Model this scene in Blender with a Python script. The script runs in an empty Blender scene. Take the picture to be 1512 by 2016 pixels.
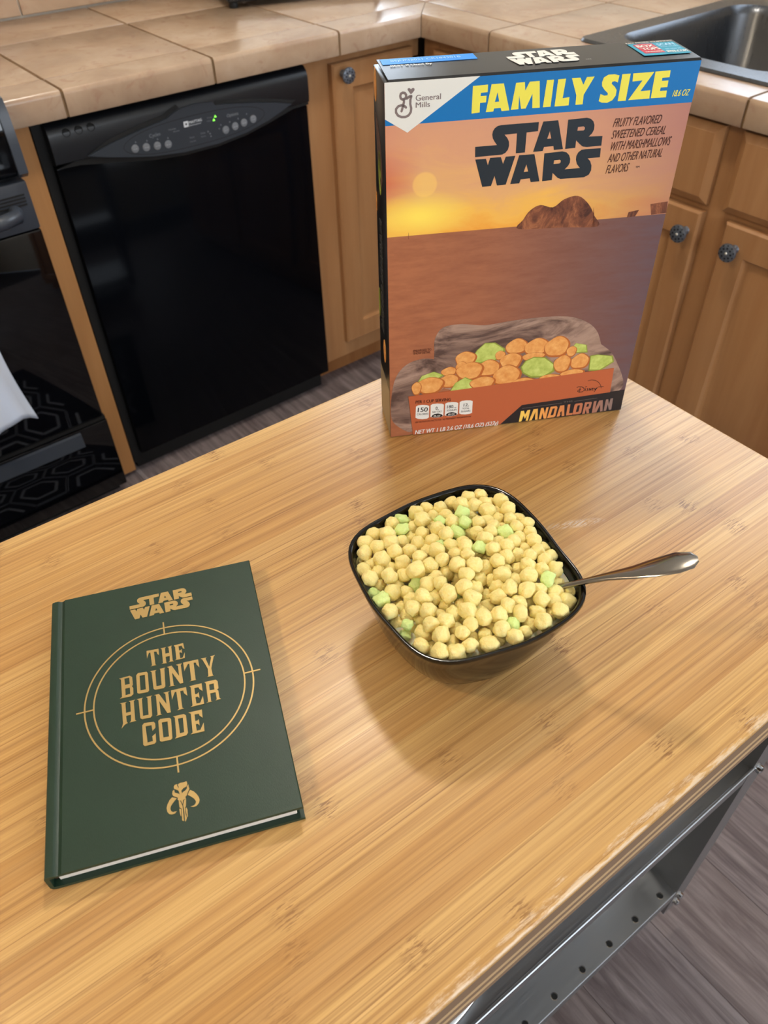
import bpy, bmesh, math, random, json
from mathutils import Vector, Matrix
from mathutils.geometry import tessellate_polygon

SC = bpy.context.scene
COL = SC.collection
PI = math.pi

# ---------------------------------------------------------------- camera
cam_data = bpy.data.cameras.new('camera')
cam = bpy.data.objects.new('camera', cam_data)
COL.objects.link(cam)
CR = Vector((0.785050, -0.619099, -0.020347))
CU = Vector((0.439374, 0.533394, 0.722801))
CF = Vector((0.436632, 0.576375, -0.690756))
M3 = Matrix((CR, CU, -CF)).transposed()
cam.matrix_world = Matrix.Translation((-0.434050, -1.595887, 1.331447)) @ M3.to_4x4()
cam_data.sensor_fit = 'HORIZONTAL'
cam_data.sensor_width = 36.0
cam_data.lens = 1539.17 / 1512 * 36.0
cam_data.clip_start = 0.02
cam_data.dof.use_dof = True
cam_data.dof.focus_distance = 0.60
cam_data.dof.aperture_fstop = 17.0
SC.camera = cam

# ---------------------------------------------------------------- light
def srgb(c):
    if isinstance(c, str):
        c = [int(c[i:i+2], 16) for i in (0, 2, 4)]
    o = []
    for v in c:
        v = v / 255.0
        o.append(v / 12.92 if v <= 0.04045 else ((v + 0.055) / 1.055) ** 2.4)
    return (o[0], o[1], o[2], 1.0)

world = bpy.data.worlds.new('world'); SC.world = world
world.use_nodes = True
bg = world.node_tree.nodes['Background']
bg.inputs[0].default_value = (0.62, 0.78, 1.0, 1)
bg.inputs[1].default_value = 2.0

def area(name, loc, rot, sx, sy, power, col):
    l = bpy.data.lights.new(name, 'AREA'); l.shape = 'RECTANGLE'
    l.size = sx; l.size_y = sy; l.energy = power; l.color = col
    o = bpy.data.objects.new(name, l); COL.objects.link(o)
    o.location = loc; o.rotation_euler = rot
    return o
# daylight entering by the two windows (outside of the panes)
area('daylight_sink_window', (1.80, -0.80, 1.62), (0, math.radians(78), 0), 1.05, 1.15, 12, (0.80, 0.90, 1.0))
area('daylight_corner_window', (1.22, 0.83, 1.55), (math.radians(-80), 0, 0), 0.75, 1.0, 13, (0.80, 0.90, 1.0))
# added fill light behind the camera, brightening cabinet fronts and floor
area('added_rear_fill', (0.1, -3.9, 1.50), (math.radians(90), 0, 0), 2.0, 1.15, 38, (0.92, 0.96, 1.0))

SC.view_settings.view_transform = 'Standard'
SC.view_settings.look = 'None'
SC.view_settings.gamma = 1.0
SC.view_settings.use_curve_mapping = False
SC.view_settings.exposure = 0.14

# ---------------------------------------------------------------- helpers
def link(o):
    COL.objects.link(o); return o

class MB:
    def __init__(s): s.bm = bmesh.new()
    def verts(s, ps): return [s.bm.verts.new(p) for p in ps]
    def box(s, x0, x1, y0, y1, z0, z1, r=0.0, seg=1, mat=None):
        m = Matrix.Translation(((x0+x1)/2, (y0+y1)/2, (z0+z1)/2)) @ Matrix.Diagonal((abs(x1-x0), abs(y1-y0), abs(z1-z0), 1))
        if mat is not None: m = mat @ m
        g = bmesh.ops.create_cube(s.bm, size=1.0, matrix=m)['verts']
        if r > 0:
            es = list({e for v in g for e in v.link_edges})
            bmesh.ops.bevel(s.bm, geom=es, offset=r, segments=seg, affect='EDGES', profile=0.5)
        return s
    def loops(s, rings, close0=True, close1=True, wrap=True):
        R = [s.verts(r) for r in rings]
        n = len(R[0])
        for a, b in zip(R[:-1], R[1:]):
            for i in range(n if wrap else n-1):
                j = (i+1) % n
                s.bm.faces.new((a[i], a[j], b[j], b[i]))
        if close0: s.bm.faces.new(list(reversed(R[0])))
        if close1: s.bm.faces.new(R[-1])
        return s
    def tube(s, pts, rad, n=10, flat=1.0, up=None, cap=True):
        pts = [Vector(p) for p in pts]; rings = []
        rr = rad if isinstance(rad, (list, tuple)) else [rad]*len(pts)
        for i, p in enumerate(pts):
            d = (pts[min(i+1, len(pts)-1)] - pts[max(i-1, 0)]).normalized()
            u = Vector(up) if up is not None else (Vector((0, 0, 1)) if abs(d.z) < 0.9 else Vector((1, 0, 0)))
            a = d.cross(u).normalized(); b = a.cross(d).normalized()
            r = rr[i]; ra, rb = (r if isinstance(r, tuple) else (r, r*flat))
            rings.append([p + a*math.cos(t)*ra + b*math.sin(t)*rb for t in [2*PI*k/n for k in range(n)]])
        return s.loops(rings, cap, cap)
    def lathe(s, prof, M=Matrix.Identity(4), n=24):
        rings = [[M @ Vector((r*math.cos(2*PI*k/n), r*math.sin(2*PI*k/n), z)) for k in range(n)] for r, z in prof]
        return s.loops(rings)
    def poly(s, outer, holes, fr, t):
        # flat print or plate: outline with holes in a frame (origin, X, Y, N), thickness t
        o, X, Y, N = fr
        lists = [[Vector((p[0], p[1], 0)) for p in outer]] + [[Vector((p[0], p[1], 0)) for p in h] for h in holes]
        tris = tessellate_polygon(lists)
        flat = [p for l in lists for p in l]
        top = s.verts([o + X*p.x + Y*p.y + N*t for p in flat])
        for a, b, c in tris:
            pa, pb, pc = flat[a], flat[b], flat[c]
            cr = (pb-pa).cross(pc-pa).z
            try: s.bm.faces.new((top[a], top[b], top[c]) if cr > 0 else (top[a], top[c], top[b]))
            except ValueError: pass
        if t > 0.00005:
            bot = s.verts([o + X*p.x + Y*p.y for p in flat]); k = 0
            for l in lists:
                n = len(l)
                for i in range(n):
                    j = (i+1) % n
                    s.bm.faces.new((bot[k+i], bot[k+j], top[k+j], top[k+i]))
                k += n
        return s
    def stroke(s, pts, w, fr, t, rnd=True):
        for i in range(len(pts)-1):
            a = Vector(pts[i]).to_2d(); b = Vector(pts[i+1]).to_2d()
            d = b-a
            if d.length < 1e-9: continue
            nrm = Vector((-d.y, d.x)).normalized()*w/2
            s.poly([a-nrm, b-nrm, b+nrm, a+nrm], [], fr, t)
        if rnd:
            for p in pts:
                s.poly([(p[0]+math.cos(2*PI*k/12)*w/2, p[1]+math.sin(2*PI*k/12)*w/2) for k in range(12)], [], fr, t*0.98)
        return s
    def text(s, txt, x, y, w, h, ang, fr, t, italic=0, bold=0, spacing=1.0):
        cu = bpy.data.curves.new('t', 'FONT'); cu.body = txt; cu.size = 1; cu.offset = 0
        cu.space_character = spacing; cu.resolution_u = 3
        ob = bpy.data.objects.new('t', cu); COL.objects.link(ob)
        bpy.context.view_layer.update()
        me = bpy.data.meshes.new_from_object(ob.evaluated_get(bpy.context.evaluated_depsgraph_get()))
        bpy.data.objects.remove(ob); bpy.data.curves.remove(cu)
        vs = [v.co for v in me.vertices]
        if vs:
            x0 = min(v.x for v in vs); x1 = max(v.x for v in vs)
            H = 0.73
            ca, sa = math.cos(ang), math.sin(ang); o, X, Y, N = fr
            nv = []
            offs = [0.0] if not bold else [-0.045*bold, 0.045*bold]
            for q_, dx in enumerate(offs):
                nv = []
                for v in vs:
                    py = v.y/H*h; px = (v.x-x0)/(x1-x0)*(w - abs(italic)*h) + py*italic + dx*h
                    nv.append(s.bm.verts.new(o + X*(x+px*ca-py*sa) + Y*(y+px*sa+py*ca) + N*(t+q_*0.00001*1)))
                for p in me.polygons:
                    try: s.bm.faces.new([nv[i] for i in p.vertices])
                    except ValueError: pass
        bpy.data.meshes.remove(me)
        return s
    def build(s, name, mat, parent=None, smooth=None, loc=None, recalc=True):
        if recalc: bmesh.ops.recalc_face_normals(s.bm, faces=s.bm.faces[:])
        me = bpy.data.meshes.new(name); s.bm.to_mesh(me); s.bm.free()
        me.materials.append(mat)
        if smooth:
            me.shade_smooth(); me.set_sharp_from_angle(angle=math.radians(smooth))
        o = bpy.data.objects.new(name, me); COL.objects.link(o)
        if parent is not None: o.parent = parent
        if loc is not None: o.location = loc
        return o

def tag(o, label=None, cat=None, group=None, kind=None):
    if label: o['label'] = label
    if cat: o['category'] = cat
    if group: o['group'] = group
    if kind: o['kind'] = kind
    return o
def empty(name, loc, rz=0.0, label=None, cat=None, group=None):
    o = bpy.data.objects.new(name, None); COL.objects.link(o)
    o.empty_display_size = 0.02
    o.location = loc; o.rotation_euler = (0, 0, rz)
    return tag(o, label, cat, group)
def copy_tree(o, parent=None):
    c = o.copy(); COL.objects.link(c); c.parent = parent
    for ch in list(o.children): copy_tree(ch, c)
    return c
def share(name, me, parent, loc, rot=(0, 0, 0), scale=None, mat=None):
    o = bpy.data.objects.new(name, me); COL.objects.link(o); o.parent = parent
    o.location = loc; o.rotation_euler = rot
    if scale: o.scale = scale
    return o

# ---------------------------------------------------------------- materials
def mat(name, col, rough=0.5, metal=0.0, spec=0.5, coat=0.0, sss=0.0):
    m = bpy.data.materials.new(name); m.use_nodes = True
    b = m.node_tree.nodes['Principled BSDF']
    b.inputs['Base Color'].default_value = srgb(col)
    b.inputs['Roughness'].default_value = rough
    b.inputs['Metallic'].default_value = metal
    b.inputs['Specular IOR Level'].default_value = spec
    b.inputs['Coat Weight'].default_value = coat
    b.inputs['Coat Roughness'].default_value = 0.08
    if sss: b.inputs['Subsurface Weight'].default_value = sss; b.inputs['Subsurface Scale'].default_value = 0.004
    return m
class NT:
    def __init__(s, m): s.t = m.node_tree; s.n = s.t.nodes; s.l = s.t.links; s.b = s.n['Principled BSDF']
    def new(s, typ, **kw):
        n = s.n.new(typ)
        for k, v in kw.items(): setattr(n, k, v)
        return n
    def coord(s, scale=(1, 1, 1), rot=(0, 0, 0), loc=(0, 0, 0), src='Object'):
        tc = s.new('ShaderNodeTexCoord'); mp = s.new('ShaderNodeMapping')
        mp.inputs['Scale'].default_value = scale; mp.inputs['Rotation'].default_value = rot; mp.inputs['Location'].default_value = loc
        s.l.new(tc.outputs[src], mp.inputs['Vector']); return mp.outputs[0]
    def noise(s, v, scale=5, detail=3, rough=0.5, dist=0.0):
        n = s.new('ShaderNodeTexNoise'); n.inputs['Scale'].default_value = scale; n.inputs['Detail'].default_value = detail
        n.inputs['Roughness'].default_value = rough; n.inputs['Distortion'].default_value = dist
        s.l.new(v, n.inputs['Vector']); return n.outputs['Fac']
    def math(s, op, a, b=None, c=None, clamp=False):
        n = s.new('ShaderNodeMath', operation=op); n.use_clamp = clamp
        for i, x in enumerate((a, b, c)):
            if x is None: continue
            if isinstance(x, (int, float)): n.inputs[i].default_value = x
            else: s.l.new(x, n.inputs[i])
        return n.outputs[0]
    def ramp(s, f, stops, mode='LINEAR'):
        n = s.new('ShaderNodeValToRGB'); n.color_ramp.interpolation = mode
        e = n.color_ramp.elements
        while len(e) < len(stops): e.new(0.5)
        for i, (p, c) in enumerate(stops):
            e[i].position = p; e[i].color = srgb(c) if not isinstance(c, (int, float)) else (c, c, c, 1)
        s.l.new(f, n.inputs[0]); return n.outputs[0]
    def mix(s, f, a, b, typ='MIX'):
        n = s.new('ShaderNodeMix', data_type='RGBA', blend_type=typ)
        for i, x in ((0, f), (6, a), (7, b)):
            if isinstance(x, (int, float)): n.inputs[i].default_value = x
            elif isinstance(x, (tuple, list, str)): n.inputs[i].default_value = srgb(x)
            else: s.l.new(x, n.inputs[i])
        return n.outputs[2]
    def col(s, c): s.l.new(c, s.b.inputs['Base Color'])
    def bump(s, f, strength=0.2, dist=0.001):
        n = s.new('ShaderNodeBump'); n.inputs['Strength'].default_value = strength; n.inputs['Distance'].default_value = dist
        s.l.new(f, n.inputs['Height']); s.l.new(n.outputs[0], s.b.inputs['Normal'])
    def sep(s, v):
        n = s.new('ShaderNodeSeparateXYZ'); s.l.new(v, n.inputs[0]); return n.outputs
    def comb(s, x, y, z):
        n = s.new('ShaderNodeCombineXYZ')
        for i, a in enumerate((x, y, z)):
            if isinstance(a, (int, float)): n.inputs[i].default_value = a
            else: s.l.new(a, n.inputs[i])
        return n.outputs[0]
    def white(s, x):
        n = s.new('ShaderNodeTexWhiteNoise', noise_dimensions='1D'); s.l.new(x, n.inputs['W']); return n.outputs['Value']

def bamboo(name, along='x', wear=True):
    m = mat(name, (214, 165, 100), 0.30, spec=0.5); t = NT(m)
    v = t.coord(); X, Y, Z = t.sep(v)
    lam = t.math('DIVIDE', Y, 0.0195)
    idx = t.math('FLOOR', lam); fr = t.math('FRACT', lam)
    rnd = t.white(idx); rnd2 = t.white(t.math('ADD', idx, 37.3))
    xo = t.math('ADD', X, t.math('MULTIPLY', rnd, 7.0))
    vv = t.comb(xo, Y, Z)
    def st(sx, sy, sc, det=3):
        mp = t.new('ShaderNodeMapping'); mp.inputs['Scale'].default_value = (sx, sy, 1); t.l.new(vv, mp.inputs['Vector'])
        return t.noise(mp.outputs[0], sc, det, 0.55)
    g1 = st(3.5, 330, 1.0, 4); g2 = st(6, 800, 1.0, 2); g3 = st(1.6, 70, 1.0, 2); g4 = st(2.6, 480, 1.0, 2)
    base = t.ramp(g1, [(0.25, (158, 117, 66)), (0.42, (190, 148, 92)), (0.6, (209, 168, 108)), (0.8, (222, 184, 126))])
    tone = t.ramp(rnd2, [(0.0, (232, 218, 200)), (0.5, (246, 240, 228)), (1.0, (255, 255, 250))])
    c = t.mix(1.0, base, tone, 'MULTIPLY')
    c = t.mix(t.math('MULTIPLY', t.ramp(g3, [(0.35, 0.0), (0.75, 1.0)]), 0.22), c, (233, 199, 142))
    lines = t.ramp(g2, [(0.32, 1.0), (0.44, 0.0)])
    c = t.mix(t.math('MULTIPLY', lines, 0.38), c, (136, 92, 50))
    lines2 = t.ramp(g4, [(0.30, 1.0), (0.36, 0.0)])
    c = t.mix(t.math('MULTIPLY', lines2, 0.62), c, (126, 82, 44))
    # growth nodes of the cane: short bundles of dark dashes, one every 25-30 cm of a strip
    ph = t.math('FRACT', t.math('ADD', t.math('DIVIDE', X, 0.205), t.math('MULTIPLY', rnd, 9.0)))
    dn = t.math('ABSOLUTE', t.math('SUBTRACT', ph, 0.5))
    near = t.math('SUBTRACT', 1.0, t.math('DIVIDE', dn, 0.06), clamp=True)
    nd = st(95, 900, 1.0, 3)
    yc = t.math('SUBTRACT', 1.0, t.math('POWER', t.math('ABSOLUTE', t.math('MULTIPLY', t.math('SUBTRACT', fr, 0.5), 2.0)), 3.0), clamp=True)
    near = t.math('MULTIPLY', near, yc)
    dash = t.math('MULTIPLY', t.ramp(nd, [(0.42, 1.0), (0.49, 0.0)]), t.math('MULTIPLY', near, 1.5, clamp=True))
    c = t.mix(t.math('MULTIPLY', dash, t.math('ADD', 0.40, t.math('MULTIPLY', rnd2, 0.40))), c, (122, 78, 42))
    # thin seams between strips
    seam = t.math('GREATER_THAN', t.math('ABSOLUTE', t.math('SUBTRACT', fr, 0.5)), 0.487)
    c = t.mix(t.math('MULTIPLY', seam, 0.30), c, (150, 98, 50))
    if wear:
        # dried milk smear right of the bowl
        sx = t.math('DIVIDE', t.math('ADD', X, 0.204), 0.027); sy = t.math('DIVIDE', t.math('ADD', t.math('ADD', Y, 0.278), t.math('MULTIPLY', t.math('ADD', X, 0.204), 0.47)), 0.006)
        sd = t.math('SQRT', t.math('ADD', t.math('MULTIPLY', sx, sx), t.math('MULTIPLY', sy, sy)))
        sn = t.noise(t.coord((60, 420, 1)), 1.6, 4, 0.7)
        c = t.mix(t.math('MULTIPLY', t.math('MULTIPLY', t.ramp(sd, [(0.4, 1.0), (1.0, 0.0)]), t.ramp(sn, [(0.46, 0.0), (0.56, 1.0)])), 0.5), c, (226, 222, 214))
        # worn, bleached band by the long front edge
        e = t.math('DIVIDE', t.math('ADD', Y, 0.487), 0.016)
        wn = t.noise(t.coord((9, 60, 1)), 4.0, 6, 0.75)
        thr = t.math('ADD', t.math('MULTIPLY', e, 0.30), 0.42)
        w = t.ramp(t.math('SUBTRACT', wn, thr), [(0.0, 0.0), (0.10, 1.0)])
        w = t.math('MULTIPLY', w, t.math('GREATER_THAN', Z, -0.0022))
        c = t.mix(t.math('MULTIPLY', w, 0.6), c, (228, 208, 182))
    t.col(c)
    rr = t.ramp(g1, [(0.2, 0.40), (0.8, 0.28)])
    t.l.new(rr, t.b.inputs['Roughness'])
    t.bump(t.math('ADD', t.math('MULTIPLY', g2, 0.5), t.math('MULTIPLY', dash, -0.5)), 0.10, 0.0004)
    return m

def maple(name, a=(190, 138, 88), b=(170, 116, 68), rot=0):
    m = mat(name, a, 0.34, spec=0.4); t = NT(m)
    v = t.coord((14, 14, 1.2)); g = t.noise(v, 1.6, 4, 0.55, 0.6)
    g2 = t.noise(t.coord((90, 90, 3)), 2.0, 3)
    c = t.mix(t.ramp(g, [(0.3, 0.0), (0.7, 1.0)]), b, a)
    c = t.mix(t.math('MULTIPLY', g2, 0.18), c, (130, 84, 46))
    t.col(c); return m
def tile_mat(name, scale=1.0):
    m = mat(name, (196, 168, 140), 0.22, spec=0.5); t = NT(m)
    oi = t.new('ShaderNodeObjectInfo')
    off = t.math('MULTIPLY', oi.outputs['Random'], 30.0)
    tc = t.new('ShaderNodeTexCoord'); add = t.new('ShaderNodeVectorMath', operation='ADD')
    t.l.new(tc.outputs['Object'], add.inputs[0]); t.l.new(t.comb(off, off, off), add.inputs[1])
    g = t.noise(add.outputs[0], 7*scale, 5, 0.6, 0.5); g2 = t.noise(add.outputs[0], 28*scale, 4, 0.6, 1.2)
    c = t.ramp(g, [(0.3, (160, 132, 108)), (0.5, (177, 150, 124)), (0.7, (190, 166, 142))])
    c = t.mix(t.ramp(g2, [(0.56, 0.0), (0.68, 0.6)]), c, (160, 122, 100))
    c = t.mix(t.math('MULTIPLY', oi.outputs['Random'], 0.18), c, (182, 158, 140))
    t.col(c); t.bump(g2, 0.05, 0.001); return m

M = {}
M['bamboo'] = bamboo('bamboo_top')
M['maple'] = maple('maple', (176, 132, 90), (158, 112, 72)); M['maple_in'] = maple('maple_recess', (170, 118, 72), (150, 98, 56))
M['maple_end'] = maple('maple_end', (196, 142, 88), (184, 130, 78))
M['tile'] = tile_mat('stone_tile'); M['wall_tile'] = tile_mat('stone_wall_tile', 0.7)
M['grout'] = mat('grout', (128, 102, 72), 0.9)
M['wall'] = mat('wall_paint', (206, 196, 180), 0.8); M['ceiling'] = mat('ceiling_paint', (232, 228, 220), 0.9)
M['white'] = mat('white_trim', (230, 230, 226), 0.4)
M['black_gloss'] = mat('black_enamel', (5, 7, 12), 0.10, spec=0.12)
M['black_glass'] = mat('oven_glass', (4, 5, 9), 0.04, spec=0.5)
M['enamel'] = mat('range_enamel', (4, 5, 9), 0.05, spec=0.5)
M['black_plastic'] = mat('black_plastic', (18, 21, 26), 0.32)
M['black_deep'] = mat('black_gap', (4, 4, 4), 0.7)
M['control_grey'] = mat('control_grey', (44, 50, 58), 0.38)
M['button'] = mat('button_grey', (112, 116, 122), 0.4)
M['label_grey'] = mat('print_grey', (118, 124, 130), 0.5)
M['label_white'] = mat('print_white', (205, 210, 215), 0.5)
M['bezel'] = mat('range_bezel', (58, 64, 74), 0.28)
m = mat('green_led', (120, 255, 60), 0.5); NT(m).b.inputs['Emission Color'].default_value = (0.25, 1, 0.08, 1); NT(m).b.inputs['Emission Strength'].default_value = 1.6; M['led'] = m
m = mat('brushed_steel', (168, 171, 174), 0.34, 1.0); t = NT(m); g = t.noise(t.coord((3, 160, 160)), 4, 3); t.l.new(t.ramp(g, [(0.2, 0.32), (0.8, 0.46)]), t.b.inputs['Roughness']); M['steel'] = m
m = mat('sink_steel', (96, 98, 102), 0.27, 1.0); t = NT(m); g = t.noise(t.coord((60, 60, 2)), 4, 3); t.l.new(t.ramp(g, [(0.2, 0.24), (0.8, 0.36)]), t.b.inputs['Roughness']); M['sink'] = m
M['chrome'] = mat('chrome', (205, 208, 212), 0.08, 1.0)
M['spoon'] = mat('polished_steel', (150, 145, 138), 0.13, 1.0)
M['hole'] = mat('hole_dark', (8, 10, 10), 0.8)
m = mat('knob_antique', (118, 126, 138), 0.38, 0.7); M['knob'] = m
M['knob_dark'] = mat('knob_recess', (14, 18, 26), 0.6, 0.3)
M['knob_pale'] = mat('knob_pin', (200, 196, 186), 0.3, 0.6)
M['towel'] = mat('towel_cotton', (214, 224, 242), 0.95)
M['rug'] = mat('rug_navy', (22, 24, 34), 0.95); M['rug_line'] = mat('rug_grey_yarn', (168, 174, 190), 0.95)
m = mat('bowl_glaze', (7, 7, 7), 0.09, spec=0.36); M['bowl'] = m
m = mat('milk', (232, 222, 196), 0.12, spec=0.4, sss=0.5); M['milk'] = m
def puffmat(name, a, b, c2):
    m = mat(name, a, 0.55, spec=0.3, sss=0.12); t = NT(m)
    oi = t.new('ShaderNodeObjectInfo')
    g = t.noise(t.coord((1, 1, 1)), 2.6, 5, 0.65); g2 = t.noise(t.coord((1, 1, 1)), 9, 3, 0.6)
    c = t.mix(t.ramp(g, [(0.35, 0.0), (0.7, 1.0)]), b, a)
    c = t.mix(t.math('MULTIPLY', oi.outputs['Random'], 0.5), c, c2)
    c = t.mix(t.ramp(g2, [(0.30, 0.35), (0.38, 0.0)]), c, b)
    t.col(c); t.bump(t.math('ADD', g, t.math('MULTIPLY', g2, 0.5)), 0.55, 0.0022); return m
M['puff'] = puffmat('corn_puff', (255, 243, 176), (252, 228, 142), (254, 234, 156))
M['marsh'] = puffmat('marshmallow', (230, 247, 168), (220, 242, 150), (218, 244, 162))
m = mat('book_cloth', (30, 66, 48), 0.42, spec=0.4); t = NT(m); g = t.noise(t.coord((900, 250, 1)), 2.2, 3); t.bump(g, 0.16, 0.0004); g2 = t.noise(t.coord((14, 14, 1)), 2, 3)
t.col(t.mix(g2, (24, 47, 34), (31, 56, 42))); M['book'] = m
M['gold'] = mat('gold_foil', (192, 162, 104), 0.36, 0.6)
m = mat('paper_block', (214, 208, 198), 0.8); t = NT(m); g = t.noise(t.coord((2, 2, 2600)), 2.0, 2); t.col(t.mix(g, (188, 182, 172), (232, 228, 220))); M['pages'] = m
M['carton'] = mat('carton_black', (14, 15, 18), 0.30, spec=0.5)
M['p_black'] = mat('ink_black', (28, 26, 26), 0.46, spec=0.28); M['p_logo'] = mat('ink_slate', (34, 42, 50), 0.46, spec=0.28)
M['p_white'] = mat('ink_white', (226, 226, 220), 0.46, spec=0.28); M['p_blue'] = mat('ink_blue', (8, 112, 182), 0.46, spec=0.28)
M['p_yellow'] = mat('ink_yellow', (236, 226, 84), 0.46, spec=0.28); M['p_grey'] = mat('ink_warm_grey', (128, 114, 112), 0.46, spec=0.28)
M['p_brown'] = mat('ink_brown', (70, 34, 26), 0.46, spec=0.28); M['p_orange'] = mat('ink_orange', (182, 96, 60), 0.46, spec=0.28)
M['p_banner'] = mat('ink_charcoal', (38, 34, 36), 0.46, spec=0.28); M['p_cloth'] = mat('ink_taupe', (150, 120, 104), 0.46, spec=0.28)
m = M['p_cloth']; t = NT(m); g = t.noise(t.coord((1, 1, 2.2), (0, 0.5, 0)), 16, 6, 0.6, 1.6); t.col(t.ramp(g, [(0.36, (84, 64, 58)), (0.47, (134, 108, 96)), (0.58, (168, 140, 124)), (0.7, (140, 114, 100))]))
M['p_fold'] = mat('ink_fold', (92, 70, 62), 0.46, spec=0.28); M['p_dgrey'] = mat('ink_mid_grey', (104, 96, 92), 0.4)
M['p_rock'] = mat('ink_rock', (112, 68, 50), 0.46, spec=0.28); m = M['p_rock']; t = NT(m); g = t.noise(t.coord((1, 1, 0.5)), 60, 5, 0.7, 1.0); t.col(t.ramp(g, [(0.35, (74, 42, 34)), (0.5, (122, 72, 50)), (0.66, (176, 112, 74))]))
M['p_rock2'] = mat('ink_rock_light', (160, 96, 62), 0.46, spec=0.28)
m = mat('ink_puff', (226, 160, 86), 0.46, spec=0.28); t = NT(m); g = t.noise(t.coord(), 160, 4, 0.6); t.col(t.ramp(g, [(0.3, (214, 140, 70)), (0.6, (230, 168, 98)), (0.8, (238, 190, 126))])); M['p_puff'] = m
M['p_puff_rim'] = mat('ink_puff_rim', (178, 100, 48), 0.46, spec=0.28); 
m = mat('ink_green', (190, 212, 112), 0.46, spec=0.28); t = NT(m); g = t.noise(t.coord(), 110, 3, 0.6); t.col(t.ramp(g, [(0.35, (166, 182, 84)), (0.6, (194, 208, 112)), (0.8, (212, 224, 140))])); M['p_green'] = m
M['p_green_d'] = mat('ink_green_dark', (140, 152, 62), 0.46, spec=0.28); M['p_bluelab'] = mat('ink_bright_blue', (32, 140, 236), 0.46, spec=0.28)
M['p_red'] = mat('ink_red', (196, 42, 66), 0.46, spec=0.28); M['p_teal'] = mat('ink_teal', (30, 150, 180), 0.46, spec=0.28); M['p_ltblue'] = mat('ink_light_blue', (176, 222, 250), 0.46, spec=0.28)
M['p_beige'] = mat('ink_beige', (150, 136, 112), 0.46, spec=0.28); M['p_dark'] = mat('ink_dark_line', (58, 58, 58), 0.4)
m = mat('ink_title_fade', (230, 160, 80), 0.46, spec=0.28); t = NT(m); X, Y, Z = t.sep(t.coord()); t.col(t.ramp(t.math('DIVIDE', t.math('SUBTRACT', X, 0.128), 0.09), [(0.0, (246, 208, 96)), (0.25, (234, 160, 84)), (0.6, (196, 118, 80)), (1.0, (140, 116, 108))])); M['p_title'] = m
# printed desert sunset of the front panel
m = mat('ink_sunset', (210, 150, 110), 0.46, spec=0.28); t = NT(m); v = t.coord(); X, Y, Z = t.sep(v)
wv = t.noise(t.coord((10, 1, 34)), 1.6, 5, 0.6, 0.8)
zz = t.math('ADD', Z, t.math('MULTIPLY', t.math('SUBTRACT', wv, 0.5), 0.06))
sky = t.ramp(t.math('DIVIDE', t.math('SUBTRACT', zz, 0.195), 0.09), [(0.0, (236, 160, 60)), (0.18, (240, 184, 84)), (0.42, (226, 172, 112)), (0.7, (216, 158, 120)), (1.0, (210, 152, 122))])
sky = t.mix(t.ramp(t.math('DIVIDE', X, 0.231), [(0.55, 0.0), (1.0, 0.75)]), sky, (162, 108, 104))
leftred = t.math('MULTIPLY', t.ramp(t.math('DIVIDE', X, 0.231), [(0.0, 1.0), (0.12, 0.0)]), t.ramp(t.math('DIVIDE', t.math('SUBTRACT', Z, 0.2), 0.08), [(0.15, 0.0), (0.5, 1.0), (0.85, 0.2)]))
sky = t.mix(t.math('MULTIPLY', leftred, 0.7), sky, (196, 74, 56))
def dist2(cx, cz, sx, sz):
    a = t.math('DIVIDE', t.math('SUBTRACT', X, cx), sx); b = t.math('DIVIDE', t.math('SUBTRACT', Z, cz), sz)
    return t.math('SQRT', t.math('ADD', t.math('MULTIPLY', a, a), t.math('MULTIPLY', b, b)))
d1 = dist2(0.026, 0.213, 0.045, 0.020); sky = t.mix(t.ramp(d1, [(0.1, 1.0), (1.0, 0.0)]), sky, (255, 226, 96))
d2 = dist2(0.0295, 0.237, 0.010, 0.010); sky = t.mix(t.ramp(d2, [(0.85, 0.5), (1.05, 0.0)]), sky, (250, 206, 110))
gn = t.noise(t.coord((8, 1, 40)), 3.0, 6, 0.7)
gnd = t.ramp(t.math('DIVIDE', X, 0.231), [(0.0, (172, 108, 74)), (0.35, (160, 102, 74)), (0.7, (126, 88, 78)), (1.0, (100, 80, 86))])
gnd = t.mix(t.math('MULTIPLY', t.ramp(gn, [(0.35, 1.0), (0.6, 0.0)]), 0.35), gnd, (110, 60, 46))
hz = t.math('GREATER_THAN', Z, t.math('ADD', 0.1985, t.math('MULTIPLY', X, -0.008)))
t.col(t.mix(hz, gnd, sky)); M['p_sunset'] = m
m = mat('vinyl_plank', (122, 104, 92), 0.42, spec=0.35); t = NT(m); oi = t.new('ShaderNodeObjectInfo')
tc = t.new('ShaderNodeTexCoord'); add = t.new('ShaderNodeVectorMath', operation='ADD'); t.l.new(tc.outputs['Object'], add.inputs[0]); off = t.math('MULTIPLY', oi.outputs['Random'], 20.0); t.l.new(t.comb(off, off, 0), add.inputs[1])
mp = t.new('ShaderNodeMapping'); mp.inputs['Scale'].default_value = (34, 2.6, 1); t.l.new(add.outputs[0], mp.inputs[0])
g = t.noise(mp.outputs[0], 1.7, 6, 0.65, 0.8)
c = t.ramp(g, [(0.25, (74, 66, 68)), (0.45, (112, 102, 104)), (0.6, (138, 129, 130)), (0.8, (162, 154, 155))])
t.col(t.mix(t.math('MULTIPLY', oi.outputs['Random'], 0.25), c, (100, 84, 76))); t.bump(g, 0.08, 0.001); M['plank'] = m
M['subfloor'] = mat('plank_gap', (40, 34, 30), 0.9)
m = bpy.data.materials.new('window_glass'); m.use_nodes = True; nt = m.node_tree; nt.nodes.clear()
o_ = nt.nodes.new('ShaderNodeOutputMaterial'); tr = nt.nodes.new('ShaderNodeBsdfTransparent'); gl = nt.nodes.new('ShaderNodeBsdfGlossy'); mx = nt.nodes.new('ShaderNodeMixShader')
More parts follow.
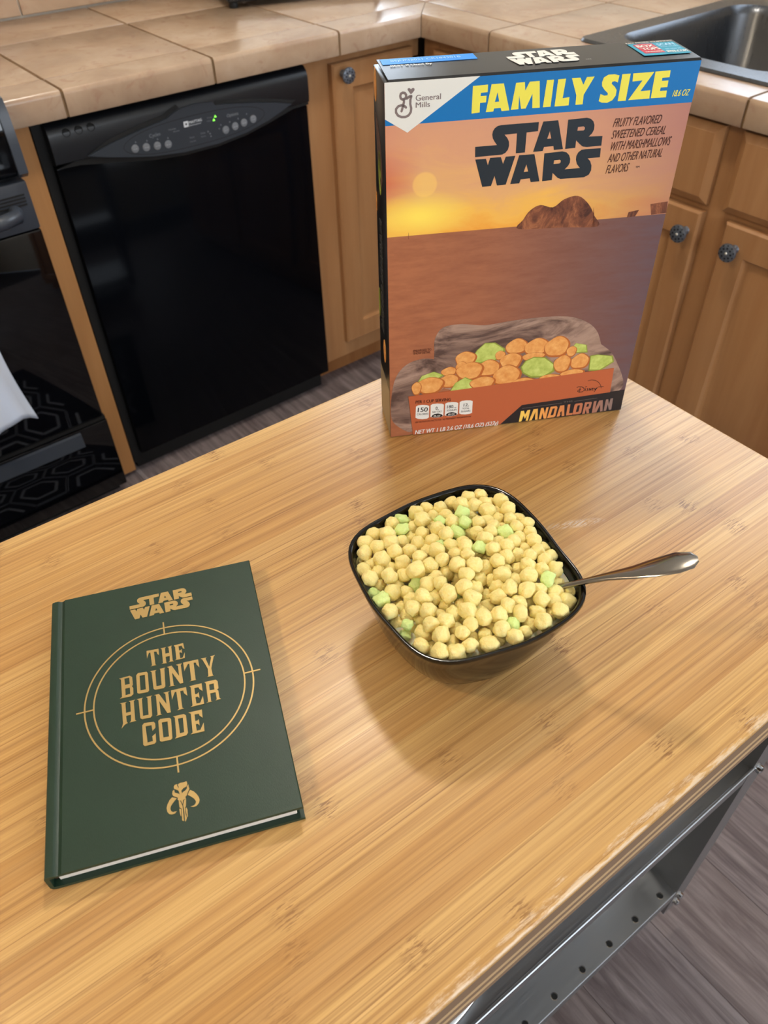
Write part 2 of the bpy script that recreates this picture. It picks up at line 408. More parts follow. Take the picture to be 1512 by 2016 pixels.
gl.inputs['Roughness'].default_value = 0.02; mx.inputs[0].default_value = 0.06
nt.links.new(tr.outputs[0], mx.inputs[1]); nt.links.new(gl.outputs[0], mx.inputs[2]); nt.links.new(mx.outputs[0], o_.inputs[0]); M['glass'] = m

X_, Y_, Z_ = Vector((1, 0, 0)), Vector((0, 1, 0)), Vector((0, 0, 1))
TR = json.loads(r'''{"logo":[[[[67.05,261.42],[83.6,261.46],[81.83,263.61],[80.03,266.29],[79.38,268.99],[79.74,271.59],[81.01,273.46],[83.04,274.75],[85.84,275.19],[114.0,275.24],[114.04,268.98],[105.4,268.71],[105.58,254.55],[98.63,254.5],[98.21,268.6],[88.6,268.41],[90.98,265.97],[92.45,263.32],[92.82,260.26],[92.2,257.6],[90.5,255.49],[88.05,254.39],[67.39,254.15]],[]],[[[117.45,275.31],[128.69,275.4],[135.2,254.72],[128.18,254.59],[127.43,257.46],[120.08,257.36],[119.33,254.55],[111.98,254.45]],[[[123.26,268.42],[125.08,262.93],[121.79,262.91]]]],[[[136.39,275.22],[150.58,275.55],[153.64,274.73],[156.02,272.78],[157.37,270.03],[157.52,267.02],[156.49,264.41],[154.13,262.16],[165.03,261.8],[165.37,254.87],[154.02,254.74],[150.56,255.36],[148.03,257.27],[144.67,260.25],[144.84,254.85],[136.99,254.65]],[[[144.68,269.59],[148.97,269.8],[150.21,268.9],[150.29,267.57],[149.45,266.83],[144.57,267.0]]]],[[[67.65,252.35],[75.78,252.3],[77.62,247.32],[79.03,252.66],[87.26,252.6],[89.33,247.46],[91.07,252.57],[98.38,252.66],[92.83,231.9],[85.96,231.78],[83.33,239.28],[81.19,231.76],[74.35,231.71]],[]],[[[101.44,252.83],[113.22,252.7],[119.56,232.18],[112.64,232.05],[111.7,235.01],[104.36,234.85],[103.54,231.98],[96.43,231.87]],[[[107.72,245.8],[109.75,240.29],[106.19,240.17]]]],[[[121.05,252.62],[134.92,253.02],[138.41,252.05],[140.74,249.93],[142.07,247.03],[142.19,244.22],[141.04,241.85],[138.68,239.42],[150.92,239.54],[148.08,242.68],[146.81,245.95],[146.75,248.75],[147.85,251.3],[150.2,252.98],[153.53,253.19],[165.34,252.94],[165.75,246.37],[156.02,246.32],[158.45,243.94],[160.0,240.63],[160.3,237.04],[158.99,233.92],[155.44,232.27],[136.34,232.46],[133.92,233.54],[129.42,237.64],[129.47,232.19],[121.78,231.98]],[[[129.37,246.95],[133.91,247.07],[134.85,246.23],[134.75,244.83],[133.78,244.21],[129.22,244.17]]]]],"family":[[[[62.8,302.53],[73.68,302.8],[73.71,297.96],[68.86,297.78],[68.78,295.66],[73.09,295.66],[72.96,291.37],[68.64,291.26],[68.74,284.93],[62.8,284.63]],[]],[[[76.27,302.82],[85.07,302.83],[90.76,284.8],[84.99,284.7],[84.1,286.95],[79.27,286.88],[78.85,284.93],[73.34,284.81]],[[[81.01,297.45],[82.69,291.2],[79.49,291.11]]]],[[[94.05,302.53],[100.41,302.61],[101.24,297.08],[104.05,302.66],[111.24,302.69],[113.4,285.06],[107.79,285.15],[106.92,294.65],[102.78,285.2],[99.41,285.23],[97.07,294.31],[97.44,285.16],[91.88,285.14]],[]],[[[116.6,302.83],[121.75,302.89],[121.46,285.12],[115.73,285.11]],[]],[[[124.86,302.79],[130.6,302.91],[129.89,290.16],[134.96,290.64],[135.09,285.09],[124.52,285.0]],[]],[[[134.97,302.92],[141.21,302.91],[144.2,298.04],[146.08,302.9],[151.76,302.93],[145.5,291.47],[145.71,285.07],[140.28,285.04],[140.01,291.33]],[]],[[[170.39,302.41],[169.98,297.85],[167.66,298.92],[165.72,298.64],[165.5,297.33],[168.39,295.07],[170.11,292.89],[170.1,289.24],[168.05,286.24],[164.39,284.81],[160.15,285.21],[157.69,286.33],[158.27,291.1],[161.47,289.74],[163.81,289.89],[163.8,291.24],[161.02,293.51],[158.53,296.25],[158.07,298.85],[158.93,301.84],[162.13,303.46],[166.8,303.45]],[]],[[[172.48,303.08],[178.69,303.08],[178.51,285.29],[172.41,285.3]],[]],[[[180.7,303.05],[196.58,303.13],[188.59,290.89],[196.19,291.1],[196.72,285.49],[180.38,285.47],[188.72,298.03],[181.19,297.81]],[]],[[[197.4,303.18],[208.85,303.35],[209.11,298.84],[203.63,298.79],[203.76,296.72],[208.78,296.69],[208.99,292.32],[203.82,292.36],[203.87,290.06],[209.18,290.01],[209.54,285.45],[197.78,285.63]],[]]],"white":[[-0.07,309.1],[-0.38,285.07],[16.03,275.15],[67.72,309.61]],"bandbot":[[2.58,279.61],[25.6,280.16],[55.57,280.83],[231.74,281.05]],"g_strokes":[[[18.84,299.01],[18.21,296.89],[18.12,294.07],[18.77,291.19],[18.48,288.71],[16.94,286.67],[14.6,285.76],[11.87,285.89],[9.34,287.05],[7.91,289.12],[7.92,291.44],[9.54,293.09],[11.86,293.64],[13.99,292.95],[15.04,291.99]],[[11.01,299.56],[11.39,301.03],[12.8,301.62],[14.33,301.28],[15.22,300.07],[15.12,298.5],[13.97,297.36],[12.43,297.36],[11.28,298.25],[11.01,299.56]],[[13.58,297.56],[13.59,295.45],[12.83,292.68],[11.87,289.73]],[[14.93,297.82],[15.89,297.75],[16.85,298.56],[17.61,298.96],[18.84,299.01]]],"heart":[[18.56,300.15],[17.01,302.03],[16.16,303.3],[16.42,304.14],[17.37,304.32],[18.14,303.85],[18.65,303.3],[19.17,303.96],[20.24,304.23],[21.09,303.65],[21.03,302.62],[20.08,301.47]],"mando":[[[[127.52,13.44],[130.49,13.38],[132.06,8.57],[133.93,13.45],[136.89,13.58],[135.82,0.87],[133.47,0.83],[134.1,7.59],[132.37,3.52],[130.71,7.62],[129.26,0.78],[126.6,0.6]],[]],[[[140.09,13.78],[144.34,13.92],[145.54,0.58],[143.0,0.66],[142.36,10.21],[139.58,0.69],[136.93,0.41]],[]],[[[147.55,14.02],[149.95,14.14],[152.25,6.83],[152.94,14.09],[155.11,14.15],[154.24,0.83],[151.79,0.81],[149.56,8.19],[149.18,0.81],[146.73,0.79]],[]],[[[157.21,14.23],[163.01,14.33],[164.21,12.73],[163.45,2.28],[161.98,1.04],[155.21,0.88]],[[[159.47,11.8],[161.73,11.85],[161.16,4.07],[158.27,3.72]]]],[[[166.68,14.18],[170.88,14.33],[172.69,1.19],[170.07,1.2],[169.14,7.71],[167.56,5.05],[168.53,3.94],[167.75,1.35],[164.83,1.1]],[]],[[[174.52,14.37],[176.96,14.4],[177.18,3.63],[180.88,3.57],[180.84,1.15],[174.41,1.23]],[]],[[[182.66,14.34],[188.6,14.43],[189.87,13.1],[189.72,2.27],[188.23,1.32],[181.63,1.33],[181.03,2.58],[181.47,13.08]],[[[184.66,11.95],[187.11,11.98],[186.71,4.16],[183.94,3.99]]]],[[[191.86,14.43],[197.98,14.5],[198.98,13.41],[198.46,6.78],[196.93,6.04],[198.27,0.52],[195.77,0.6],[193.73,6.51],[193.71,0.61],[191.06,0.61]],[[[194.11,12.21],[196.29,12.37],[196.27,9.02],[194.0,8.87]]]],[[[200.83,14.57],[203.51,14.66],[203.62,0.7],[200.99,0.61]],[]],[[[206.12,14.76],[209.82,14.7],[211.96,1.42],[209.41,0.83],[207.99,9.72],[205.68,0.79],[202.77,0.83]],[]],[[[213.03,15.1],[215.34,15.05],[217.15,8.4],[217.64,15.48],[220.17,15.6],[220.85,1.87],[218.38,1.75],[216.04,9.04],[215.53,1.39],[213.06,1.26]],[]]],"banner":[[127.74,20.48],[230.36,23.74],[231.1,-0.0],[108.0,-0.07]],"tray":[[16.99,45.39],[214.42,50.7],[215.56,23.28],[127.74,20.48],[108.0,-0.07],[21.72,0.29]],"manlines":[[[128.17,16.37],[168.28,17.17]],[[180.41,17.31],[203.48,18.17]]],"dis_strokes":[[[190.52,39.69],[194.01,40.31],[198.19,39.28],[201.92,36.31],[204.4,32.76],[205.48,29.38]],[[202.43,31.09],[207.45,31.04]],[[180.57,33.49],[182.62,34.22],[185.53,33.54],[188.1,31.52],[188.63,29.23],[186.88,27.63],[184.09,27.46],[182.03,28.77],[182.3,30.12],[184.79,30.6]],[[183.87,32.85],[184.12,27.74]],[[189.53,31.14],[189.61,28.17]],[[189.09,32.86],[190.38,33.32]],[[192.38,30.93],[191.09,30.46],[192.4,29.35],[192.03,28.2],[190.82,28.19]],[[193.65,28.16],[193.62,30.75],[195.16,28.32],[195.22,30.81]],[[196.25,29.46],[197.65,29.82],[197.0,30.74],[196.21,29.75],[196.65,28.11],[198.07,28.28]],[[198.52,30.35],[199.51,28.36],[200.54,30.34]],[[201.55,30.57],[200.09,28.28],[199.09,26.1]]],"puffs":[[38.01,54.56,12.9,9.59],[24.74,53.11,4.63,7.44],[55.18,57.13,9.92,7.44],[54.74,67.49,7.44,4.96],[69.72,78.45,9.92,8.6],[74.38,65.39,13.23,9.92],[91.62,66.14,11.9,9.09],[87.2,50.88,12.4,7.44],[109.94,56.05,14.05,11.24],[112.49,71.07,10.75,9.09],[116.51,85.84,10.75,8.27],[135.62,83.06,12.4,9.09],[154.89,80.61,12.4,11.24],[169.35,74.35,4.96,5.79],[179.29,62.29,9.59,8.6],[162.34,61.8,8.6,9.92],[133.58,73.65,11.57,4.13],[127.14,45.37,12.4,6.28],[152.04,48.11,10.75,4.13],[173.83,50.17,12.4,4.63],[66.25,70.95,5.79,5.79],[101.58,78.68,4.96,4.96],[101.48,42.75,7.44,1.65]],"greens":[[[73.02,75.02],[79.24,86.79],[86.44,93.6],[95.73,92.77],[105.68,85.14],[105.37,79.95],[97.36,73.06],[80.2,72.3]],[[121.98,63.53],[126.04,70.18],[133.64,73.11],[145.0,71.27],[155.89,61.75],[155.25,54.52],[146.18,49.28],[133.03,50.7],[124.29,56.86]],[[168.81,77.96],[172.05,82.81],[182.93,79.69],[185.1,71.44],[174.54,71.9]],[[189.33,50.87],[188.19,67.45],[195.41,67.96],[210.71,64.53],[212.96,57.87],[206.23,53.24],[200.31,49.4]],[[25.43,59.4],[29.2,66.11],[40.71,69.38],[50.19,64.52],[43.33,59.67],[32.37,62.07]],[[55.68,45.06],[60.8,54.52],[69.99,59.66],[78.18,54.88],[78.02,44.72],[70.95,42.53]]],"cloth":[[[40.38,91.65],[41.04,104.19],[47.82,113.48],[63.96,114.86],[84.58,111.25],[109.12,112.77],[133.93,113.17],[159.26,111.28],[177.19,104.61],[189.7,93.88],[196.7,78.84],[202.09,61.1],[173.5,44.82],[63.34,44.81],[43.12,69.93]],[[0.53,28.1],[2.9,58.29],[9.64,74.42],[22.01,82.78],[40.66,82.23],[62.35,64.9],[23.75,24.66],[20.67,3.65],[5.22,14.15]],[[185.13,82.68],[201.86,74.58],[214.68,59.45],[228.02,29.57],[213.95,20.98],[195.63,46.91]]],"folds":[[[49.18,104.32],[64.38,106.96],[85.41,99.81],[81.43,97.55],[64.62,102.4],[51.41,99.48]],[[93.42,103.39],[109.79,105.93],[135.19,102.84],[110.24,101.32],[97.91,99.41]],[[9.64,64.73],[20.01,75.43],[33.01,71.28],[20.1,66.23],[11.75,49.56]],[[152.33,100.75],[164.76,102.68],[184.61,92.17],[179.31,91.66],[165.47,98.0]]],"mesas":[[[197.55,196.64],[198.24,200.92],[206.8,202.01],[204.54,196.93]],[[218.3,196.97],[215.72,205.88],[230.17,206.81],[231.22,197.48]]],"rock":[[[106.74,195.44],[109.76,202.66],[114.64,209.61],[122.62,213.45],[133.32,210.64],[141.95,216.25],[152.99,217.97],[162.7,210.71],[169.17,200.81],[173.7,191.46],[143.33,193.43]],[[143.0,195.74],[143.57,205.07],[152.23,210.75],[160.05,203.54],[163.64,193.38]],[[114.64,196.19],[117.18,203.83],[123.3,207.89],[128.8,201.8],[130.67,194.65]]],"posts":[[[16.7,195.78],[17.03,201.35],[17.44,195.71]],[[169.18,191.7],[167.64,207.49],[171.35,191.49]]],"horizon":[[0.62,199.25],[230.95,196.85]],"sun":[[25.92,217.95],[29.51,237.12]],"shields":[[[24.15,33.23],[26.09,34.45],[30.29,34.43],[34.87,33.52],[36.8,32.23],[36.76,19.05],[34.87,17.87],[30.6,17.82],[26.32,18.89],[23.81,20.55]],[[38.19,32.87],[40.13,34.01],[44.35,33.99],[48.95,33.16],[50.91,31.86],[50.73,19.12],[48.78,17.86],[44.14,17.69],[41.27,18.12],[38.24,19.43]],[[52.15,32.69],[54.23,33.65],[58.47,33.63],[62.75,32.84],[64.72,31.72],[64.71,18.95],[62.4,17.56],[58.46,17.46],[55.58,17.8],[52.09,19.09]],[[66.02,32.63],[68.03,33.6],[72.28,33.66],[76.58,33.04],[78.64,31.9],[78.69,18.43],[76.44,17.47],[72.12,17.42],[68.12,18.27],[66.12,19.43]]],"caps":[[[39.1,19.48],[40.12,21.13],[41.87,22.15],[45.42,22.4],[48.66,21.15],[50.37,19.35],[48.77,18.04],[44.13,17.95],[41.27,18.29]],[[52.81,19.16],[54.03,20.78],[55.77,21.81],[58.97,22.11],[62.25,20.86],[64.27,19.18],[62.39,17.82],[58.45,17.72],[55.57,18.06]]],"texts":[["General",21.98,295.8,17.95,3.95,-0.003,"grey",0,0.5],["Mills",22.04,291.37,10.11,3.66,-0.005,"grey",0,0.5],["18.6 OZ",214.34,285.64,13.37,4.49,0.002,"yellow",0.2,0.5],["FRUITY FLAVORED",172.06,267.52,38.4,6.36,0.006,"brown",0.2,0],["SWEETENED CEREAL",172.19,259.15,43.87,6.31,0.01,"brown",0.2,0],["WITH MARSHMALLOWS",172.35,250.43,49.46,6.78,0.013,"brown",0.2,0],["AND OTHER NATURAL",172.45,241.9,44.95,6.56,0.022,"brown",0.2,0],["FLAVORS",172.49,233.56,19.05,6.68,0.017,"brown",0.2,0],["ENLARGED TO",21.5,92.49,15.99,2.39,-0.022,"brown",0,0.4],["SHOW DETAIL",21.53,89.92,15.43,2.23,-0.029,"brown",0,0.4],["PER 1 CUP SERVING",23.83,36.79,33.33,3.58,-0.044,"brown",0,0.6],["150",25.85,26.82,9.42,5.33,-0.075,"black",0,0.5],["CALORIES",25.05,23.28,11.01,2.22,-0.07,"black",0,0.2],["0",43.01,26.93,1.56,3.99,-0.038,"black",0,0.4],["g",44.85,26.83,1.28,1.19,-0.08,"black",0,0.1],["SAT FAT",39.9,23.9,9.07,2.14,-0.072,"black",0,0.2],["180",54.0,27.02,5.91,3.74,-0.031,"black",0,0.4],["mg",60.2,26.62,2.71,1.37,-0.02,"black",0,0],["SODIUM",53.77,23.65,9.31,2.23,-0.055,"black",0,0.2],["12",70.02,26.98,3.72,3.67,-0.031,"black",0,0.4],["g",74.03,26.82,1.3,1.2,-0.079,"black",0,0],["TOTAL",69.05,23.8,6.69,1.89,-0.044,"black",0,0.2],["SUGARS",67.78,20.56,9.24,2.07,-0.054,"black",0,0.2],["0% DV",41.4,18.79,6.44,2.24,-0.042,"white",0,0.3],["0% DV",55.4,18.6,6.32,2.25,-0.025,"white",0,0.3],["SEE NUTRITION FACTS FOR \"AS PREPARED\" INFORMATION",23.54,14.12,54.3,2.0,-0.011,"brown",0,0.1],["NET WT 1 LB 2.6 OZ (18.6 OZ) (527g)",23.55,0.93,82.6,5.05,-0.008,"white",0.15,0.6],["THE",169.49,17.18,9.34,1.93,-0.012,"dgrey",0,0.3]],"bookletters":[[[[66.42,143.65],[74.71,143.19],[74.68,137.46],[73.6,138.82],[73.12,141.18],[71.38,141.57],[71.67,130.03],[72.43,129.46],[68.47,129.53],[69.4,130.05],[68.87,141.65],[67.78,141.3],[66.29,137.09]],[]],[[[76.16,143.09],[79.81,143.02],[79.11,142.32],[79.07,137.49],[81.79,137.35],[81.64,142.25],[80.98,142.8],[83.99,143.27],[83.54,142.36],[83.6,129.96],[84.23,129.29],[80.64,129.51],[81.58,130.04],[81.84,134.58],[79.06,134.61],[79.1,129.51],[79.69,128.93],[75.86,129.42],[76.89,129.78],[76.93,141.95]],[]],[[[85.36,142.85],[92.0,143.13],[92.44,137.89],[91.42,138.55],[90.74,141.2],[88.57,141.16],[88.61,137.33],[89.69,137.34],[90.46,138.15],[90.5,134.33],[89.7,135.61],[88.62,135.6],[88.86,130.39],[90.58,130.54],[92.3,134.61],[91.95,129.78],[85.18,129.81],[86.2,130.52],[86.17,141.55]],[]],[[[46.85,125.35],[53.87,125.7],[55.46,124.23],[55.67,117.67],[54.9,116.61],[55.7,115.09],[55.61,110.02],[54.11,108.58],[46.75,108.81],[48.16,109.76],[48.0,124.21]],[[[50.28,124.37],[53.55,124.35],[53.66,118.92],[50.47,118.92]],[[50.5,115.9],[53.58,115.86],[53.59,110.63],[50.48,110.51]]]],[[[59.63,126.25],[65.35,125.69],[66.05,124.29],[66.03,109.71],[65.1,108.72],[59.24,109.11],[58.27,110.16],[58.24,124.69]],[[[60.43,123.7],[64.07,123.57],[63.97,111.29],[60.39,111.43]]]],[[[67.79,125.41],[71.88,125.29],[71.13,124.39],[71.1,111.68],[74.56,111.59],[74.63,124.85],[74.15,125.46],[78.05,125.47],[77.37,124.81],[76.87,109.93],[75.64,108.7],[70.0,109.14],[69.06,110.38],[68.68,124.48]],[]],[[[79.12,125.61],[82.46,125.79],[86.71,115.68],[86.75,124.62],[85.47,125.68],[89.61,125.76],[88.62,124.72],[88.89,109.16],[86.81,109.15],[82.25,120.0],[82.39,109.02],[83.4,108.71],[79.27,108.88],[80.34,109.38],[80.4,124.55]],[]],[[[90.44,126.04],[100.71,125.87],[100.89,118.96],[99.22,121.81],[98.89,123.73],[97.42,123.91],[97.28,109.52],[97.75,109.06],[93.21,109.14],[94.42,109.74],[94.49,123.93],[93.43,123.92],[90.56,118.79]],[]],[[[102.58,125.85],[106.6,125.77],[105.81,124.99],[107.61,117.24],[109.84,124.99],[109.29,125.83],[112.56,126.2],[111.57,125.14],[108.78,115.88],[109.03,109.86],[109.58,109.17],[105.11,109.22],[106.07,109.78],[106.4,115.94],[103.51,125.02]],[]],[[[46.61,104.92],[50.9,104.87],[50.12,104.3],[50.19,96.47],[53.29,96.44],[53.3,104.14],[52.33,105.06],[56.48,105.04],[55.59,104.38],[55.7,89.37],[56.3,88.41],[52.17,88.34],[53.11,89.25],[53.28,94.02],[50.09,94.07],[50.34,89.49],[50.94,88.42],[48.92,87.54],[46.87,85.32],[47.98,88.71],[47.59,104.19]],[]],[[[57.6,105.02],[61.56,105.07],[60.91,104.32],[60.91,90.8],[64.5,90.62],[64.57,104.15],[63.7,105.04],[67.69,105.09],[66.88,104.39],[66.77,89.33],[65.6,88.18],[60.13,88.45],[59.09,89.55],[58.71,104.05]],[]],[[[69.11,104.97],[72.28,104.96],[76.59,95.53],[76.42,104.02],[75.11,105.05],[79.23,105.06],[78.3,104.39],[78.76,88.43],[76.63,88.29],[71.99,99.4],[72.26,88.88],[73.12,88.32],[69.11,88.32],[70.25,88.89],[70.19,104.33]],[]],[[[80.28,105.38],[90.34,105.19],[90.6,98.13],[88.62,100.62],[88.32,102.93],[86.28,103.23],[86.43,89.47],[87.54,88.83],[82.96,88.56],[84.18,89.23],[83.72,103.38],[82.69,103.38],[80.36,98.11]],[]],[[[92.53,105.29],[100.85,105.2],[100.83,98.81],[98.99,100.96],[98.5,102.71],[95.71,102.79],[95.69,97.53],[97.08,97.55],[98.23,98.65],[98.25,93.93],[97.12,95.4],[95.67,95.34],[95.79,90.02],[98.34,89.98],[100.65,94.77],[100.74,88.52],[91.83,88.57],[93.17,89.27],[93.46,104.24]],[]],[[[102.87,105.55],[110.44,105.38],[111.57,103.87],[111.5,98.11],[110.33,97.07],[111.13,96.0],[111.17,90.01],[112.09,89.11],[108.47,88.96],[109.32,89.63],[109.23,95.31],[105.63,95.46],[105.43,89.26],[106.14,88.74],[102.31,88.84],[103.54,89.34],[103.67,104.34]],[[[105.69,102.76],[108.82,102.77],[108.74,97.68],[105.55,97.89]]]],[[[61.18,85.03],[67.35,84.36],[68.15,82.92],[68.13,79.67],[66.17,77.74],[65.81,82.14],[62.01,82.4],[62.6,70.01],[65.92,70.16],[65.76,73.67],[67.98,75.32],[67.89,68.99],[66.75,67.9],[60.68,68.02],[59.78,69.15],[59.96,83.62]],[]],[[[71.64,85.15],[77.58,84.38],[78.48,83.09],[78.16,68.78],[77.1,67.83],[71.15,68.12],[70.24,68.97],[70.31,84.06]],[[[72.42,82.23],[76.14,82.0],[76.14,70.54],[72.57,70.75]]]],[[[79.86,84.65],[86.88,84.46],[88.17,83.16],[88.25,69.79],[87.12,68.27],[79.7,67.85],[80.77,68.86],[81.02,83.52]],[[[82.9,82.05],[86.05,82.0],[85.88,70.8],[83.15,70.75]]]],[[[89.92,84.63],[98.77,84.51],[98.6,78.2],[96.8,80.25],[96.47,81.86],[93.71,82.09],[93.7,76.99],[94.94,76.92],[96.04,77.78],[96.04,73.02],[94.95,74.54],[93.7,74.61],[93.83,69.57],[96.16,69.46],[98.82,74.26],[98.62,67.84],[89.82,68.04],[91.14,68.92],[91.42,83.39]],[]]],"emblem":[[[[76.03,34.75],[76.72,35.8],[78.26,35.87],[78.11,34.77],[78.61,34.03],[78.69,33.0],[79.1,33.79],[78.69,34.87],[78.81,35.64],[80.03,36.26],[81.75,35.98],[83.97,36.24],[84.29,34.69],[83.6,32.72],[81.61,32.18],[80.34,30.97],[80.56,28.87],[81.07,29.62],[82.81,30.46],[83.71,31.32],[83.97,32.84],[84.79,33.86],[84.89,32.34],[85.2,30.76],[84.03,28.74],[83.22,26.95],[82.29,26.33],[82.6,24.68],[81.44,24.8],[80.69,24.35],[80.28,22.04],[79.43,24.84],[78.59,24.53],[77.69,25.69],[77.8,27.0],[75.24,28.88],[74.75,30.37],[75.21,32.27],[76.17,32.78],[76.31,30.81],[79.0,29.11],[79.4,27.98],[78.64,31.48],[76.12,33.47]],[]],[[[78.19,24.54],[79.0,24.52],[80.07,21.22],[80.09,11.22],[79.06,11.85],[79.44,19.32],[78.25,20.55]],[]],[[[80.55,21.29],[81.18,23.76],[81.66,24.62],[82.54,24.51],[82.08,20.4],[81.39,19.29],[81.31,15.82],[81.92,12.82],[81.02,10.62],[80.62,11.17],[80.81,16.4]],[]],[[[78.07,19.72],[79.08,19.1],[78.82,14.72],[78.45,14.94],[78.13,16.98]],[]],[[[81.68,18.76],[82.24,19.36],[82.75,17.79],[82.54,13.5],[82.15,13.08],[81.83,15.66]],[]],[[[74.57,28.18],[77.17,26.74],[74.78,24.56],[73.33,22.78],[72.9,21.15],[73.27,19.51],[74.29,18.66],[76.48,18.56],[75.39,17.47],[73.59,17.29],[72.06,18.02],[71.0,19.75],[70.75,22.23],[71.46,24.44],[72.96,26.88]],[]],[[[85.47,29.89],[87.46,28.39],[89.05,26.11],[90.13,23.77],[90.4,21.91],[89.84,20.08],[88.28,18.56],[86.45,18.33],[84.72,19.07],[86.95,19.28],[87.97,20.41],[88.2,21.68],[87.37,23.48],[85.55,25.58],[83.87,26.98],[84.41,28.4]],[]]],"ticks":[[[79.66,166.59],[79.71,154.7]],[[129.8,105.39],[140.86,105.55]],[[79.73,53.9],[79.72,42.99]],[[18.36,104.62],[29.49,104.22]]],"ringpts":[[79.76,160.67],[136.17,105.53],[79.74,48.53],[23.79,104.45],[79.71,154.7],[129.8,105.39],[79.73,53.9],[29.49,104.22]],"booklogo":[[56.71,188.16],[102.56,187.18],[96.55,195.82],[60.12,175.21]],"hinge":[[4.79,207.24],[9.7,-0.92],[0.73,-0.3],[8.47,-0.62]]}''')
